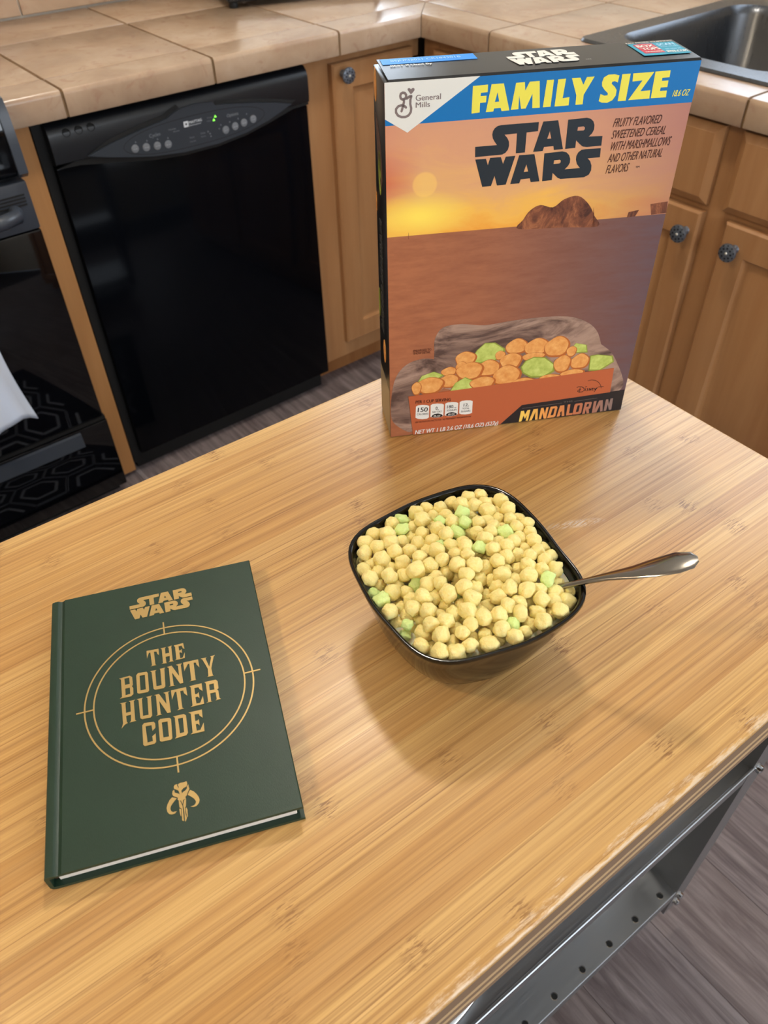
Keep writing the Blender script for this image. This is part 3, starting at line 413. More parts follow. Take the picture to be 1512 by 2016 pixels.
PUFFS = json.loads('''[[0,-193,647,606,612],[0,-277,651,659,562],[0,-373,621,662,615],[0,-392,611,568,513],[0,-442,547,667,573],[0,-460,550,570,547],[0,-448,464,614,596],[0,-536,434,645,524],[0,-558,340,664,603],[0,-345,523,681,566],[0,-213,576,680,607],[0,-111,652,661,558],[0,-257,487,695,553],[0,-169,476,650,594],[0,41,631,584,616],[0,-8,549,635,546],[0,102,634,664,615],[0,75,532,688,610],[0,200,627,649,524],[0,270,561,658,573],[0,399,571,624,584],[0,403,477,680,612],[0,505,502,666,580],[0,178,533,647,519],[0,113,468,623,561],[0,90,377,699,560],[0,83,281,723,561],[0,226,369,685,613],[0,244,466,656,544],[0,-75,484,620,529],[0,-6,434,664,563],[0,-92,382,655,577],[0,-2,331,674,611],[0,-198,237,705,570],[0,-190,139,706,534],[0,-296,160,719,610],[0,-207,344,690,560],[0,-92,279,656,581],[0,-309,295,682,558],[0,-298,443,616,529],[0,-399,410,688,583],[0,-293,394,704,592],[0,-372,340,625,526],[0,-466,366,631,556],[0,-450,261,680,545],[0,-357,215,661,523],[0,-106,111,738,529],[0,-69,202,723,614],[0,54,191,686,605],[0,8,104,713,547],[0,107,106,721,588],[0,52,27,735,509],[0,-60,7,738,608],[0,-122,49,665,565],[0,-50,1,610,598],[0,-69,-94,739,535],[0,281,247,635,547],[0,154,179,674,544],[0,407,374,620,615],[0,601,475,658,553],[0,671,330,660,561],[0,636,401,596,613],[0,648,229,666,607],[0,475,405,686,549],[0,565,386,664,539],[0,509,308,682,596],[0,607,294,602,516],[0,350,238,705,549],[0,437,244,650,604],[0,539,224,624,609],[0,574,132,680,530],[0,546,41,683,513],[0,653,122,622,594],[0,639,33,664,575],[0,624,-30,598,531],[0,423,151,687,562],[0,348,105,718,512],[0,260,71,729,584],[0,503,-39,657,564],[0,548,-126,680,584],[0,591,-46,673,514],[0,575,-187,618,578],[0,551,-281,637,546],[0,499,-213,678,561],[0,332,-65,716,542],[0,454,-124,645,576],[0,360,-146,671,569],[0,235,-33,728,574],[0,339,21,684,511],[0,177,-139,735,529],[0,204,-187,664,512],[0,108,-90,676,548],[0,288,-221,637,559],[0,410,-224,696,517],[0,332,-278,708,580],[0,470,-306,679,560],[0,387,-353,677,561],[0,268,-136,711,572],[0,27,-67,740,611],[0,262,-351,711,571],[0,421,-56,702,514],[0,497,131,629,520],[0,280,167,696,583],[0,474,-400,673,541],[0,-519,299,577,590],[0,-428,205,598,562],[0,-419,110,620,547],[0,-503,157,647,588],[0,-312,29,698,525],[0,-246,123,631,536],[0,-253,-39,727,537],[0,-218,43,689,551],[0,-407,-44,709,608],[0,-318,-55,649,597],[0,-269,-138,726,598],[0,-158,-165,732,576],[0,-473,132,547,505],[0,-520,60,581,536],[0,-524,-36,595,561],[0,-622,37,648,607],[0,-615,-20,564,545],[0,-507,-62,690,567],[0,-454,-150,701,601],[0,-478,-120,608,543],[0,-453,19,641,589],[0,-391,-186,626,572],[0,-295,-152,628,564],[0,-323,-251,663,576],[0,-228,-222,648,559],[0,-503,-237,690,517],[0,-367,-327,610,606],[0,-544,-219,600,615],[0,-504,-338,683,599],[0,-637,-298,635,544],[0,-578,-320,557,576],[0,-584,-418,648,592],[0,-458,-390,613,511],[0,-506,-489,653,594],[0,-307,-399,688,513],[0,-260,-318,712,611],[0,-270,-304,599,531],[0,-335,-427,598,614],[0,-408,-501,659,530],[0,-571,-119,550,565],[0,-416,-281,698,599],[0,-126,-73,591,617],[0,-173,-262,723,585],[0,-77,-186,675,599],[0,-14,-244,604,549],[0,100,-177,626,590],[0,48,-271,674,548],[0,10,-132,655,610],[0,130,-231,711,592],[0,83,-349,719,547],[0,183,-335,581,593],[0,185,-306,678,511],[0,165,-431,704,610],[0,259,-456,658,583],[0,433,-462,602,541],[0,349,-513,620,578],[0,173,-450,599,593],[0,198,-534,684,576],[0,357,-616,607,605],[0,444,-562,596,551],[0,123,-575,642,540],[0,206,-611,581,546],[0,2,-534,688,536],[0,-25,-442,704,559],[0,-120,-458,699,590],[0,68,-455,665,604],[0,90,-367,616,576],[0,-16,-344,692,594],[0,-80,-323,609,615],[0,-212,-412,701,579],[0,-172,-457,616,513],[0,-178,-539,679,575],[0,-261,-483,628,506],[0,-206,-546,579,581],[0,39,-591,586,618],[0,-144,-632,660,560],[0,80,-664,662,611],[0,-313,-517,565,506],[0,-302,-571,648,614],[0,-394,-413,688,523],[0,-428,-471,566,600],[0,-28,-472,608,538],[0,-172,-335,652,549],[0,273,-573,636,519],[0,-46,-628,623,508],[0,233,-669,659,590],[1,-19,653,659,500],[1,-107,548,683,550],[1,330,384,694,600],[1,276,292,717,500],[1,160,434,692,450],[1,178,275,683,600],[1,-1,251,706,350],[1,441,45,683,675],[1,171,37,736,500],[1,-594,247,613,450],[1,-605,141,662,600],[1,-334,103,649,500],[1,-166,-157,626,500],[1,-645,-147,594,450],[1,-604,-122,656,400],[1,351,-441,691,550],[1,-84,-546,641,575],[0,-73,455,532,514],[0,6,502,555,514],[0,-436,-66,543,514],[0,-259,278,595,514],[0,-227,-140,562,514],[0,205,-28,613,514],[0,-304,506,547,514],[0,283,86,603,514],[0,484,-121,551,514],[0,354,-71,591,514],[0,6,306,578,514],[0,-247,577,555,514],[0,-273,65,563,514],[0,-123,315,571,514],[0,-424,152,474,514],[0,536,371,561,514],[0,6,80,591,514],[0,-138,-241,608,514],[0,-391,480,531,514],[0,-123,-415,551,514],[0,-363,161,543,514],[0,44,-440,558,514],[0,-85,153,620,514],[0,-291,-221,562,514],[0,303,-146,580,514],[0,117,500,533,514],[0,65,-360,518,514],[0,207,154,592,514],[0,66,18,629,514],[0,374,238,573,514],[0,-187,6,603,514],[0,461,-30,559,514],[0,-269,-427,522,514],[0,-46,-548,549,514],[0,-479,228,520,514],[0,355,-252,577,514],[0,-212,-366,560,514],[0,192,-407,513,514],[0,34,-181,554,514],[0,-349,-19,563,514],[0,193,289,586,514],[0,-364,71,555,514],[0,287,500,561,514],[0,555,103,563,514],[0,609,271,514,514],[0,35,166,591,514],[0,408,456,562,514],[0,333,404,559,514],[0,-171,158,588,514],[0,111,-517,542,514],[0,-508,345,491,514],[0,-548,-37,500,514],[0,275,-303,590,514],[0,-246,368,600,514],[0,-54,590,552,514],[0,-129,78,574,514],[0,-255,-514,495,514],[0,68,-93,583,514],[0,-33,-105,569,514],[0,200,542,558,514],[0,122,347,592,514],[0,292,264,543,514],[0,224,-200,569,514],[0,448,300,566,514],[0,-131,-505,533,514],[0,-32,-278,517,514],[0,148,-157,543,514],[0,-326,-354,523,514],[0,-386,280,556,514],[0,-174,247,610,514],[0,60,408,562,514],[0,388,23,592,514],[0,-482,-314,569,514],[0,554,12,553,514],[0,375,141,589,514],[0,464,173,553,514],[0,-376,-251,546,514],[0,-353,-115,562,514],[0,-51,-367,522,514],[0,-410,-390,513,514],[0,-575,125,542,514],[0,169,423,560,514],[0,585,186,537,514],[0,-168,533,570,514],[0,145,-245,573,514],[0,-468,419,528,514],[0,-430,-157,536,514],[0,248,386,589,514],[0,293,-5,609,514],[0,112,108,614,514],[0,194,66,616,514],[0,45,-562,490,514],[0,73,249,603,514],[0,402,-174,565,514],[0,63,-286,571,514],[0,499,465,557,514],[0,-380,386,545,514],[0,-101,-169,565,514],[0,204,-118,605,514],[0,-295,194,595,514],[0,465,67,569,514],[0,-147,403,578,514],[0,-522,-405,550,514],[0,113,591,526,514],[0,261,-394,582,514],[0,-36,227,597,514],[0,-442,25,544,514],[0,-220,457,568,514]]''')

# ================================================================ setting
XR, YB, XL, YF, ZC = 1.62, 0.643, -3.0, -4.0, 2.45
fl = tag(MB().box(XL, XR, YF, YB, -0.05, -0.004).build('floor', M['subfloor']), kind='structure')
rnd = random.Random(3)
pw, pl = 0.152, 1.22
i = 0; x = -1.52
while x < XR - 0.01:
    y = -2.6 + rnd.random()*-0.9
    while y < YB:
        y0, y1 = max(y, -2.6), min(y+pl, YB)
        if y1 - y0 > 0.05:
            xa, xb = x+0.0003, min(x+pw, XR)-0.0003
            MB().box(-(xb-xa)/2, (xb-xa)/2, -(y1-y0)/2+0.0003, (y1-y0)/2-0.0003, -0.004, 0, 0.0004).build('floor_plank', M['plank'], fl, loc=((xa+xb)/2, (y0+y1)/2, 0))
        y += pl
    x += pw; i += 1
tag(MB().box(XL, XR, YF, YB, ZC, ZC+0.05).build('ceiling', M['ceiling']), kind='structure')
tag(MB().box(XL-0.1, XL, YF, YB, 0, ZC).build('wall_left', M['wall']), kind='structure')
# rear wall, unseen; its opening is added and sized for the fill light
b = MB(); b.box(XL, -0.95, YF-0.1, YF, 0, ZC); b.box(1.15, XR, YF-0.1, YF, 0, ZC); b.box(-0.95, 1.15, YF-0.1, YF, 0, 0.9); b.box(-0.95, 1.15, YF-0.1, YF, 2.08, ZC)
# the added fill lamp stands just inside this opening
tag(b.build('wall_front', M['wall']), kind='structure')
def window(idx, axis, pos, a0, a1, z0, z1, nm):
    w = empty('window_%d' % idx, (0, 0, 0)); tag(w, kind='structure')
    def bx(mb, a, c, p0, p1, za, zb, r=0.002):
        if axis == 'x': mb.box(pos+p0, pos+p1, a, c, za, zb, r)
        else: mb.box(a, c, pos+p0, pos+p1, za, zb, r)
    f = MB()
    bx(f, a0, a0+0.05, -0.01, 0.08, z0, z1); bx(f, a1-0.05, a1, -0.01, 0.08, z0, z1)
    bx(f, a0, a1, -0.01, 0.08, z0, z0+0.05); bx(f, a0, a1, -0.01, 0.08, z1-0.05, z1)
    f.build('window_frame', M['white'], w)
    s = MB(); mid = (a0+a1)/2; bx(s, mid-0.02, mid+0.02, 0.0, 0.06, z0+0.05, z1-0.05); s.build('mullion', M['white'], w)
    p = MB(); bx(p, a0+0.05, mid-0.02, 0.030, 0.034, z0+0.05, z1-0.05, 0); p.build('window_pane', M['glass'], w)
    p = MB(); bx(p, mid+0.02, a1-0.05, 0.030, 0.034, z0+0.05, z1-0.05, 0); p.build('window_pane', M['glass'], w)
    s = MB(); bx(s, a0-0.03, a1+0.03, -0.05, 0.06, z0-0.03, z0-0.002); s.build('window_sill', M['white'], w)
W1 = (-1.38, -0.26, 1.08, 2.12); W2 = (0.93, 1.52, 1.06, 2.02)
b = MB(); b.box(XR, XR+0.1, YF, W1[0], 0, ZC); b.box(XR, XR+0.1, W1[1], YB, 0, ZC); b.box(XR, XR+0.1, W1[0], W1[1], 0, W1[2]-0.03); b.box(XR, XR+0.1, W1[0], W1[1], W1[3], ZC)
tag(b.build('wall_right', M['wall']), kind='structure')
b = MB(); b.box(XL, W2[0], YB, YB+0.1, 0, ZC); b.box(W2[1], XR, YB, YB+0.1, 0, ZC); b.box(W2[0], W2[1], YB, YB+0.1, 0, W2[2]-0.03); b.box(W2[0], W2[1], YB, YB+0.1, W2[3], ZC)
wb = tag(b.build('wall_back', M['wall']), kind='structure')
window(1, 'x', XR, *W1, 'sink'); window(2, 'y', YB, *W2, 'corner')
# backsplash tiles on the back wall
for k in range(-1, 3):
    xa = 0.064 + (k-0.5)*0.3125 + 0.002; xb = xa + 0.3125 - 0.004
    if xb > 0.93: xb = 0.928
    MB().box(-(xb-xa)/2, (xb-xa)/2, -0.008, 0, 0, 0.128, 0.0015, 2).build('backsplash_tile', M['wall_tile'], wb, loc=((xa+xb)/2, YB, 0.918))
# ceiling lamps
def ceiling_lamp(x, y, power, col, label):
    e = empty('ceiling_lamp', (x, y, ZC), 0, label, 'lamp', 'round ceiling lamps')
    MB().lathe([(0.09, 0), (0.09, -0.012), (0.075, -0.02)], n=28).build('lamp_base', M['white'], e, 40)
    g = mat('lamp_globe_%d' % int(x*10+99), (255, 236, 200), 0.4); n = NT(g); n.b.inputs['Emission Color'].default_value = col; n.b.inputs['Emission Strength'].default_value = power
    MB().lathe([(0.072, -0.021), (0.085, -0.04), (0.08, -0.075), (0.05, -0.1), (0.0015, -0.107)], n=28).build('lamp_shade', g, e, 60)
ceiling_lamp(-1.40, -0.90, 118, (1, 0.80, 0.56, 1), 'frosted round lamp on the ceiling, over the range side of the kitchen')
ceiling_lamp(0.33, -0.65, 130, (1, 0.92, 0.80, 1), 'frosted round lamp on the ceiling, above the cart and the sink corner')
ceiling_lamp(-1.9, -2.7, 75, (1, 0.80, 0.56, 1), 'frosted round lamp on the ceiling, behind the bamboo-topped cart')

# ================================================================ kitchen run
def rect_door(w, h, t, panel=True, rail=0.058, bev=0.030):
    """raised panel door in the XZ plane, front towards -Y, lower left corner at the origin"""
    b = MB()
    def ring(i, d): return [Vector((i, -d, i)), Vector((w-i, -d, i)), Vector((w-i, -d, h-i)), Vector((i, -d, h-i))]
    rs = [ring(0, 0), ring(0, t-0.004), ring(0.004, t)]
    if panel:
        rs += [ring(rail-0.004, t), ring(rail, t-0.006), ring(rail+0.005, t-0.008), ring(rail+0.008, t-0.008), ring(rail+bev, t-0.001)]
    else:
        rs = [ring(0, 0), ring(0, t-0.009), ring(0.008, t-0.004), ring(0.014, t)]
    b.loops(rs); return b
def knob(parent, x, y, z, name='knob'):
    """round cast knob with an openwork face, axis -Y"""
    Rm = Matrix.Translation((x, y, z)) @ Matrix.Rotation(PI/2, 4, 'X')
    k = MB().lathe([(0.008, 0), (0.0065, 0.003), (0.0055, 0.014), (0.009, 0.018), (0.0165, 0.021), (0.0175, 0.024), (0.0165, 0.027), (0.013, 0.0282)], Rm, 28).build(name, M['knob'], parent, 40)
    for a in range(8):
        th = 2*PI*a/8
        c = Rm @ Vector((0.0095*math.cos(th), 0.0095*math.sin(th), 0.0281))
        MB().lathe([(0.0019, 0), (0.0019, 0.0006)], Matrix.Translation(c) @ Matrix.Rotation(PI/2, 4, 'X'), 8).build('knob_hole', M['knob_dark'], k)
    for a in range(10):
        th = 2*PI*(a+0.5)/10
        c = Rm @ Vector((0.0148*math.cos(th), 0.0148*math.sin(th), 0.0275))
        MB().lathe([(0.0014, 0), (0.0012, 0.0012)], Matrix.Translation(c) @ Matrix.Rotation(PI/2, 4, 'X'), 7).build('knob_bead', M['knob_dark'], k)
    MB().lathe([(0.0028, 0.0), (0.0026, 0.0015), (0.0012, 0.0028)], Rm @ Matrix.Translation((0, 0, 0.0278)), 12).build('knob_pin', M['knob_pale'], k, 50)
    return k

# wooden end panel between range and dishwasher
tag(MB().box(-0.048, -0.001, 0.043, 0.60, 0.012, 0.867, 0.001).build('end_panel', M['maple_end']), 'narrow pale maple panel standing between the range and the dishwasher', 'panel')

# dishwasher
dw = empty('dishwasher', (0, 0, 0), 0, 'black dishwasher with curved control strip under the tiled counter', 'dishwasher')
MB().box(0.002, 0.608, 0.062, 0.60, 0.10, 0.862).build('tub', M['black_deep'], dw)
MB().box(0.002, 0.022, 0.046, 0.10, 0.03, 0.858).build('side_frame', M['black_deep'], dw)
MB().box(0.012, 0.602, 0.062, 0.085, 0.003, 0.10).build('toe_panel', M['black_deep'], dw)
MB().box(0.022, 0.612, 0.030, 0.062, 0.062, 0.776, 0.003, 2).build('door_panel', M['black_gloss'], dw, 30)
# control panel: rounded upper shoulder, extruded along x
prof = [(0.062, 0.780), (0.031, 0.780), (0.022, 0.785), (0.020, 0.800), (0.020, 0.835), (0.024, 0.848), (0.034, 0.856), (0.062, 0.858)]
cp = MB(); cp.loops([[Vector((xx, a, bz)) for a, bz in prof] for xx in (0.022, 0.612)]); cp.build('control_panel', M['black_plastic'], dw, 35)
fr = (Vector((0, 0.0195, 0)), X_, Z_, -Y_)
lens = [(0.086, 0.789), (0.13, 0.777), (0.17, 0.768), (0.22, 0.758), (0.29, 0.7505), (0.37, 0.750), (0.44, 0.757), (0.50, 0.770), (0.563, 0.791), (0.52, 0.8015), (0.47, 0.811), (0.40, 0.822), (0.375, 0.825), (0.37, 0.832), (0.33, 0.8365), (0.295, 0.834), (0.275, 0.827), (0.262, 0.821), (0.20, 0.812), (0.142, 0.802)]
ln = MB().poly(lens, [], (Vector((0, 0.030, 0)), X_, Z_, -Y_), 0.014).build('control_lens', M['control_grey'], dw)
# dark groove over the lens
g = MB(); up = [(0.086, 0.7905), (0.142, 0.8035), (0.20, 0.8135), (0.262, 0.8225), (0.275, 0.8285), (0.295, 0.8355)]
g.poly(up + [(p[0]-0.006, p[1]+0.007) for p in reversed(up[1:])], [], fr, 0.0008)
up = [(0.375, 0.8262), (0.40, 0.8235), (0.47, 0.8125), (0.52, 0.803), (0.563, 0.792)]
g.poly(up + [(0.575, 0.796), (0.48, 0.8185), (0.378, 0.833)], [], fr, 0.0008)
g.build('groove', M['black_deep'], dw)
# curved lower lip of the control strip
b = MB(); low = [(0.022, 0.776), (0.06, 0.783), (0.086, 0.7885)] + lens[1:8] + [(0.563, 0.790), (0.612, 0.790), (0.612, 0.7785), (0.57, 0.777), (0.50, 0.760), (0.44, 0.748), (0.37, 0.741), (0.29, 0.7415), (0.22, 0.748), (0.15, 0.760), (0.07, 0.774)]
b.poly(low, [], (Vector((0, 0.0305, 0)), X_, Z_, -Y_), 0.005).build('lower_lip', M['black_deep'], dw)
fr2 = (Vector((0, 0.01605, 0)), X_, Z_, -Y_)
b = MB(); ov = []
for k in range(48):
    a = 2*PI*k/48; ov.append((0.325 + 0.165*math.copysign(abs(math.cos(a))**0.8, math.cos(a)), 0.787 + 0.029*math.sin(a) + 0.018*math.cos(a)*0 - 0.010*math.cos(a)**2*0))
b.stroke(ov + [ov[0]], 0.0009, fr2, 0.0001, rnd=False); b.build('print_outline', M['black_deep'], ln)
def disc(n, x, z, r, m, par, h=0.0012, y=0.0161):
    return MB().lathe([(r*1.02, 0), (r, h*0.7), (r*0.8, h)], Matrix.Translation((x, y, z)) @ Matrix.Rotation(PI/2, 4, 'X'), 20).build(n, m, par, 40)
for x, z in ((0.183, 0.7815), (0.207, 0.779), (0.231, 0.7765), (0.255, 0.774), (0.391, 0.773), (0.4145, 0.7755), (0.437, 0.778), (0.4605, 0.7805)):
    disc('button', x, z, 0.0078, M['button'], dw)
    MB().text('o o', x-0.004, z-0.001, 0.008, 0.0018, 0, fr2, 0.0016).build('button_mark', M['label_white'], ln)
b = MB()
for x, z in ((0.187, 0.7935), (0.211, 0.791), (0.234, 0.789), (0.257, 0.786), (0.376, 0.779), (0.381, 0.7855), (0.403, 0.787), (0.424, 0.789), (0.446, 0.794), (0.349, 0.779), (0.353, 0.774), (0.354, 0.7685)):
    b.poly([(x-0.0016, z-0.0014), (x+0.0016, z-0.0014), (x, z+0.0018)], [], fr2, 0.0003)
b.build('indicator_marks', M['label_grey'], ln)
for x, z in ((0.371, 0.8045), (0.3665, 0.7985)):
    MB().poly([(x-0.0026, z-0.0022), (x+0.0026, z-0.0022), (x, z+0.0026)], [], fr2, 0.0004).build('indicator_light', M['led'], ln)
b = MB(); b.text('Cycles', 0.218, 0.7945, 0.024, 0.007, 0, fr2, 0.0002); b.text('Options', 0.398, 0.7965, 0.028, 0.0065, 0, fr2, 0.0002)
b.text('Normal', 0.262, 0.799, 0.016, 0.0028, 0, fr2, 0.0002); b.text('Rinse', 0.272, 0.7935, 0.013, 0.0028, 0, fr2, 0.0002); b.text('Drying', 0.352, 0.8035, 0.012, 0.0028, 0, fr2, 0.0002); b.text('Clean', 0.350, 0.7975, 0.011, 0.0028, 0, fr2, 0.0002)
b.text('Start', 0.305, 0.774, 0.011, 0.0036, 0, fr2, 0.0002); b.text('Cancel', 0.304, 0.7665, 0.013, 0.0030, 0, fr2, 0.0002); b.text('Delay', 0.331, 0.777, 0.011, 0.0034, 0, fr2, 0.0002); b.text('Hours', 0.331, 0.7705, 0.011, 0.0030, 0, fr2, 0.0002)
b.build('printed_words', M['label_grey'], ln)
b = MB(); b.poly([(0.297, 0.7975), (0.3075, 0.7975), (0.3075, 0.8085), (0.297, 0.8085)], [[(0.3005, 0.801), (0.3045, 0.801), (0.3045, 0.805), (0.3005, 0.805)]], fr2, 0.0003)
b.text('MAYTAG', 0.309, 0.802, 0.030, 0.0055, 0, fr2, 0.0003, 0, 0.5); b.text('Dishwasher', 0.309, 0.7975, 0.028, 0.0025, 0, fr2, 0.0003); b.build('badge', M['label_white'], ln)
for k in range(3):
    MB().lathe([(0.0078, -0.004), (0.0078, 0.0004), (0.0068, 0.0006), (0.0062, -0.001)], Matrix.Translation((0.058+0.0245*k, 0.0200, 0.8375)) @ Matrix.Rotation(PI/2, 4, 'X'), 20).build('vent_hole', M['hole'], dw)

# corner base cabinet
cc = empty('corner_cabinet', (0.614, 0.043, 0), 0, 'maple corner base cabinet right of the dishwasher with one tall raised panel door', 'cabinet')
b = MB(); b.box(0, 0.076, 0, 0.02, 0.082, 0.867); b.box(0.076, 0.336, 0, 0.02, 0.82, 0.867); b.box(0.076, 0.336, 0, 0.02, 0.082, 0.14); b.box(0, 0.336, 0.02, 0.55, 0.082, 0.86); b.build('face_frame', M['maple'], cc)
MB().box(0.001, 0.336, 0.058, 0.075, 0.001, 0.081).build('toe_kick', M['maple_in'], cc)
d = rect_door(0.238, 0.715, 0.019).build('door', M['maple'], cc, 30, loc=(0.068, -0.001, 0.131))
knob(d, 0.027, -0.019, 0.694)
# sink base cabinet (faces -x): built facing -y and turned
sk = empty('sink_cabinet', (0.952, 0.0, 0), -PI/2, 'maple sink base cabinet behind the cereal box with drawer fronts over raised panel doors', 'cabinet')
# local x runs along world -y, local -y faces world -x
b = MB(); L_ = 1.75
for a, c in ((-0.02, 0.03), (0.32, 0.37), (0.80, 0.875), (1.30, L_)): b.box(a, c, 0, 0.02, 0.082, 0.867)
b.box(0, L_, 0.001, 0.02, 0.836, 0.867); b.box(0, L_, 0.001, 0.02, 0.70, 0.735); b.box(0, L_, 0.001, 0.02, 0.082, 0.14); b.box(0.0, L_, 0.02, 0.58, 0.082, 0.70); b.build('face_frame', M['maple'], sk)
MB().box(0, L_, 0.058, 0.075, 0.001, 0.081).build('toe_kick', M['maple_in'], sk)
d = rect_door(0.29, 0.715, 0.019).build('door', M['maple'], sk, 30, loc=(0.032, -0.001, 0.131))
d = rect_door(0.455, 0.575, 0.019).build('door', M['maple'], sk, 30, loc=(0.358, -0.001, 0.131)); knob(d, 0.432, -0.019, 0.534)
d = rect_door(0.455, 0.575, 0.019).build('door', M['maple'], sk, 30, loc=(0.866, -0.001, 0.131)); knob(d, 0.033, -0.019, 0.534)
rect_door(0.455, 0.140, 0.019, False).build('drawer_front', M['maple'], sk, 30, loc=(0.358, -0.001, 0.719))
rect_door(0.455, 0.140, 0.019, False).build('drawer_front', M['maple'], sk, 30, loc=(0.848, -0.001, 0.719))
rect_door(0.40, 0.715, 0.019).build('door', M['maple'], sk, 30, loc=(1.34, -0.001, 0.131))

# tiled countertop
ct = empty('countertop', (0.3, 0.3, 0.867), 0, 'beige stone-look tiled countertop with pale rounded edge tiles', 'countertop')
CZ = 0.915; cto = Vector((0.3, 0.3, 0.867))
b = MB(); b.box(-0.046, 0.923+0.02, 0.004, YB-0.009, 0.8685, 0.9115); b.box(0.927, 0.998, -1.75, 0.03, 0.8685, 0.9115); b.box(0.935, XR-0.002, -0.40, YB-0.009, 0.868, 0.908); b.box(0.935, XR-0.002, -1.75, -1.25, 0.868, 0.908); b.box(1.555, XR-0.002, -1.25, -0.4, 0.868, 0.908)
o = b.build('grout_bed', M['grout'], ct); o.location = -cto
def tile(x0, x1, y0, y1):
    o = MB().box(-(x1-x0)/2, (x1-x0)/2, -(y1-y0)/2, (y1-y0)/2, -0.009, 0, 0.0016, 2).build('tile', M['tile'], ct, 40)
    o.location = Vector(((x0+x1)/2, (y0+y1)/2, CZ)) - cto
G = 0.0030; TS = 0.3125
xs = [-0.046, 0.064, 0.3765, 0.689, 0.923+0.092]
for a, c in zip(xs[:-1], xs[1:]):
    for y0, y1 in ((0.092, 0.403), (0.403, YB-0.010)):
        tile(a+G, c-G, y0+G, y1-G)
ys = [YB-0.010, 0.403, 0.092, -0.2165, -0.40+0.001]
for y1, y0 in zip(ys[:-1], ys[1:]):
    for a, c in ((1.015, 1.3165), (1.3165, XR-0.002)): tile(a+G, c-G, y0+G, y1-G)
tile(1.015, 1.3165, -1.55, -1.262); tile(1.3165, XR-0.004, -1.55, -1.262)
for y0, y1 in ((-0.53, -0.404), (-0.8465, -0.535), (-1.159, -0.851), (-1.26, -1.163)): tile(1.567, XR-0.004, y0+G, y1-G)
def edge_tile(p0, p1, along, inner, mitre0=0.0, mitre1=0.0):
    """V-cap tile from p0 to p1 along the counter edge; inner = direction into the counter"""
    prof = [(0.0890, 0.9118), (0.0890, 0.914), (0.088, 0.9152), (0.010, 0.9155), (0.004, 0.9148), (0.0006, 0.911), (0.0, 0.906), (0.0, 0.870), (0.0012, 0.868), (0.0035, 0.868), (0.0035, 0.911), (0.0045, 0.9118)]
    L = (p1-p0).length; b = MB(); rings = []
    c0 = (p0+p1)/2
    for end, mt in ((0, mitre0), (1, mitre1)):
        r = []
        for d, z in prof:
            s = mt*d if end == 0 else L - mt*d
            q = p0 + along*s + inner*d; r.append(Vector((q.x-c0.x, q.y-c0.y, z-CZ)))
        rings.append(r)
    b.loops(rings); o = b.build('edge_tile', M['tile'], ct, 35); o.location = Vector((c0.x, c0.y, CZ)) - cto
for a, c in zip([-0.046, 0.064, 0.3765, 0.689], [0.064, 0.3765, 0.689, 0.923]):
    mt = -1.0 if c == 0.923 else 0.0
    edge_tile(Vector((a+G, 0, 0)), Vector((c-(0.001 if mt else G), 0, 0)), X_, Y_, 0, mt)
for a, c in ((0.0, -0.2245), (-0.2245, -0.537), (-0.537, -0.8495), (-0.8495, -1.162), (-1.162, -1.4745), (-1.4745, -1.75)):
    mt = -1.0 if a == 0 else 0.0
    if a <= -0.4: 
        # beside the sink the cap tiles are narrower than the sink rim allows: same tile
        pass
    edge_tile(Vector((0.923, a-(0.001 if mt else G), 0)), Vector((0.923, c+G, 0)), -Y_, X_, mt, 0)
# sink: double bowl, drop-in
si = empty('sink', (1.28, -0.83, 0.915), 0, 'stainless steel drop-in sink with deep rounded basin right of the cereal box', 'sink')
def rr(x0, x1, y0, y1, r, z, n=6):
    o = []
    for cx, cy, a0 in ((x1-r, y1-r, 0), (x0+r, y1-r, 90), (x0+r, y0+r, 180), (x1-r, y0+r, 270)):
        for k in range(n+1):
            a = math.radians(a0+90*k/n); o.append(Vector((cx+r*math.cos(a), cy+r*math.sin(a), z)))
    return o
so = Vector((1.28, -0.83, 0.915))
def shift(r): return [p-so for p in r]
b = MB()
outer = shift(rr(0.998, 1.568, -1.258, -0.402, 0.022, 0.9165)); outer2 = shift(rr(1.001, 1.565, -1.255, -0.405, 0.02, 0.9215))
basins = [(1.050, 1.510, -0.822, -0.450), (1.050, 1.510, -1.212, -0.842)]
holes = [shift(rr(*q, 0.06, 0.9215)) for q in basins]
lists = [[Vector((p.x, p.y, 0)) for p in outer2]] + [[Vector((p.x, p.y, 0)) for p in h] for h in holes]
tris = tessellate_polygon(lists); flat = outer2 + holes[0] + holes[1]; vv = b.verts(flat)
for tr_ in tris:
    try: b.bm.faces.new([vv[k] for k in tr_])
    except ValueError: pass
vo = b.verts(outer); n = len(outer)
for k in range(n): b.bm.faces.new((vo[k], vo[(k+1) % n], vv[(k+1) % n], vv[k]))
b.build('sink_rim', M['sink'], si, 40)
for q in basins:
    b = MB(); x0, x1, y0, y1 = q
    rings = [shift(rr(x0, x1, y0, y1, 0.06, 0.9215)), shift(rr(x0+0.004, x1-0.004, y0+0.004, y1-0.004, 0.058, 0.918)), shift(rr(x0+0.010, x1-0.010, y0+0.010, y1-0.010, 0.055, 0.905)), shift(rr(x0+0.022, x1-0.022, y0+0.022, y1-0.022, 0.05, 0.76)), shift(rr(x0+0.04, x1-0.04, y0+0.04, y1-0.04, 0.045, 0.742)), shift(rr(x0+0.2, x1-0.2, y0+0.15, y1-0.15, 0.02, 0.736))]
    b.loops(rings, False, True); b.build('basin', M['sink'], si, 50)

